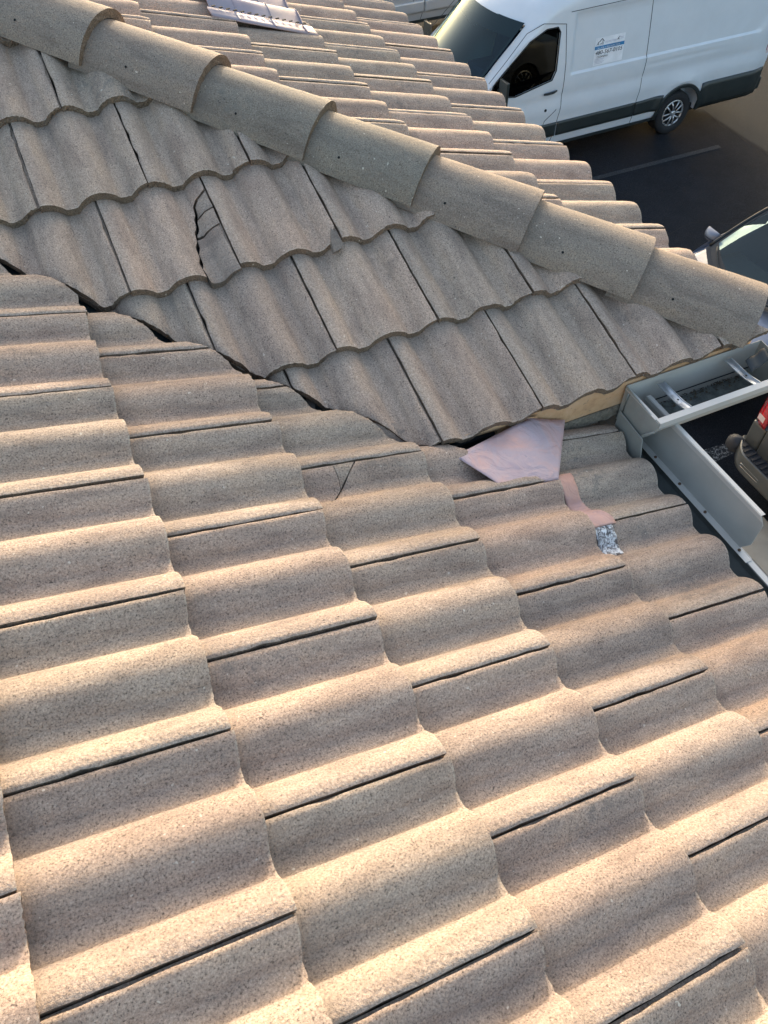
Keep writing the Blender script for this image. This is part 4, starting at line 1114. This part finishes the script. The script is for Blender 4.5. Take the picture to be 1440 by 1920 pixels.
        m = MB(); m.prism([(1.77, sgn*.905, 1.0), (2.06, sgn*.78, 1.27), (2.4, sgn*.73, 1.34), (3.1, sgn*.73, 1.32), (3.58, sgn*.88, 1.05)], (0, -sgn*.004, 0)); m.build('side_window', M_glass2, car)
        m = MB(); m.tube([(.10+.05*k, sgn*(.62+.012*k), .855+.0*k+.012*k) for k in range(20)], .004, 4); m.build('bonnet_gap', M_seam, car)
    return car
build_car((6.17, 5.16, G), .01)

# ------------------------------------------------------------------ grey pickup backed in: tail lamp, tailgate, bumper
def build_truck(loc, yaw):
    tr = empty('pickup_truck', loc, yaw); meta(tr, 'dark grey pickup truck backed in, red tail lamp and ribbed rear bumper in view', 'pickup truck')
    # local x forward from the tailgate, y to its left
    m = MB()
    def flank(s, t):
        return None
    hwid = 1.0
    prof_ = [(.55, .96), (.75, .995), (.95, 1.0), (1.05, .985), (1.22, .99), (1.32, .97), (1.36, .93)]
    xs = [.03, .08, .15, .5, 1.0, 1.9]
    def ins(x): return .05*(1-smooth(x, .0, .14))
    for sgn in (-1, 1):
        m = MB()
        vs = [(x, sgn*(w-ins(x)), h) for x in xs for h, w in prof_]; n = len(prof_)
        m.add(vs, [(i*n+j, i*n+j+1, (i+1)*n+j+1, (i+1)*n+j) for i in range(len(xs)-1) for j in range(n-1)], True)
        o = m.build('bed_side', M_truck, tr); md = o.modifiers.new('t', 'SOLIDIFY'); md.thickness = .06; md.offset = -1 if sgn > 0 else -1
        # corner pillar below the lamp and the lamp itself
        m = MB(); m.box((.0, sgn*.86-.085 if sgn > 0 else sgn*.86-.10, .60), (.08, sgn*.86+.10 if sgn > 0 else sgn*.86+.085, .93)); m.build('bed_corner', M_truck, tr, bevel=.02)
        m = MB()
        lp = [(.60, .0), (.62, .0)]
        m.grid(lambda s, t: Vector((-.012+.13*s**2.2, sgn*(.80+.185*min(1, s*1.25)-.02*t*s), .935+.40*t)), 10, 8)
        o = m.build('tail_lamp', M_lampred, tr); md = o.modifiers.new('t', 'SOLIDIFY'); md.thickness = .03
        m = MB(); m.grid(lambda s, t: Vector((-.015+.01*s, sgn*(.84+.09*s), .99+.07*t)), 3, 3); m.build('reverse_lamp', M_lampclear, tr)
        wheel(tr, 1.15, sgn*.90, R=.39, side=sgn); wheel(tr, 4.85, sgn*.90, R=.39, side=sgn)
    m = MB(); m.box((-.01, -.765, .62), (.05, .765, 1.30)); m.build('tailgate', M_truck, tr, bevel=.015)
    m = MB(); m.box((-.025, -.60, 1.02), (-.005, .60, 1.20)); m.build('tailgate_recess', M_truck, tr, bevel=.01)
    m = MB(); m.box((.05, -.93, .72), (1.9, .93, .76)); m.build('bed_floor', M_trim, tr)
    # cab and bonnet
    m = MB(); m.prism([(1.92, -.93, .55), (1.92, -.93, 1.32), (2.05, -.85, 1.85), (3.3, -.82, 1.88), (3.95, -.90, 1.32), (5.6, -.92, 1.22), (5.75, -.9, .6)], (0, 1.8, 0)); m.build('cab', M_truck, tr, bevel=.06)
    m = MB(); m.prism([(2.15, -.955, 1.34), (2.2, -.90, 1.78), (3.25, -.86, 1.80), (3.75, -.945, 1.34)], (0, .02, 0)); m.prism([(2.15, .93, 1.34), (2.2, .90, 1.78), (3.25, .86, 1.80), (3.75, .93, 1.34)], (0, -.02, 0)); m.build('side_window', M_glass2, tr)
    m = MB(); m.box((.2, -.85, .42), (5.6, .85, .60)); m.build('chassis', M_trim, tr)
    # bumper: curved face with a ribbed step pad on top
    bp = empty('rear_bumper', (0, 0, 0), parent=tr)
    def bx(y): return -.16+.20*max(0, (abs(y)-.72)/.28)**2.2
    m = MB(); ny = 40
    sec = [(.05, .62), (.0, .645), (-.0, .64), (-.012, .60), (-.010, .52), (.01, .44), (.06, .42)]
    vs = []
    for i in range(ny+1):
        y = -1.0+2.0*i/ny
        vs += [(bx(y)+dx, y, h) for dx, h in sec]
    n = len(sec); m.add(vs, [(i*n+j, i*n+j+1, (i+1)*n+j+1, (i+1)*n+j) for i in range(ny) for j in range(n-1)], True); o = m.build('bumper_face', M_truck, bp); md = o.modifiers.new('t', 'SOLIDIFY'); md.thickness = .01
    m = MB(); m.grid(lambda s, t: Vector((bx(-.96+1.92*s)+.012+(.0-bx(-.96+1.92*s)-.02)*t, -.96+1.92*s, .648)), 40, 3); m.build('step_pad', M_step, bp)
    for i in range(30):
        y = -.94+i*.0648
        m = MB(); m.box((bx(y)+.02, y-.012, .648), (-.02, y+.012, .660)); m.build('step_rib', M_step, bp)
    m = MB(); m.tube([(-.02, 1.0, .56), (-.06, .985, .56), (-.10, .95, .56)], [.11, .10, .06], 14, True); m.build('bumper_end_cap', M_step, bp)
    for sgn in (-1, 1):
        m = MB()
        ring = [Vector((bx(sgn*.62)-.016, sgn*.62+.13*a, .545+.020*b)) for a, b in ((-1, -.6), (-.9, -1), (.9, -1), (1, -.6), (1, .6), (.9, 1), (-.9, 1), (-1, .6), (-1, -.6))]
        m.tube(ring, .006, 6); m.build('slot_trim', M_chrome, bp)
        m = MB(); m.add([v+Vector((.001, 0, 0)) for v in ring[:-1]], [tuple(range(8))]); m.build('bumper_slot', M_black, bp)
    return tr
build_truck((6.15, 2.45, G), 0.0)
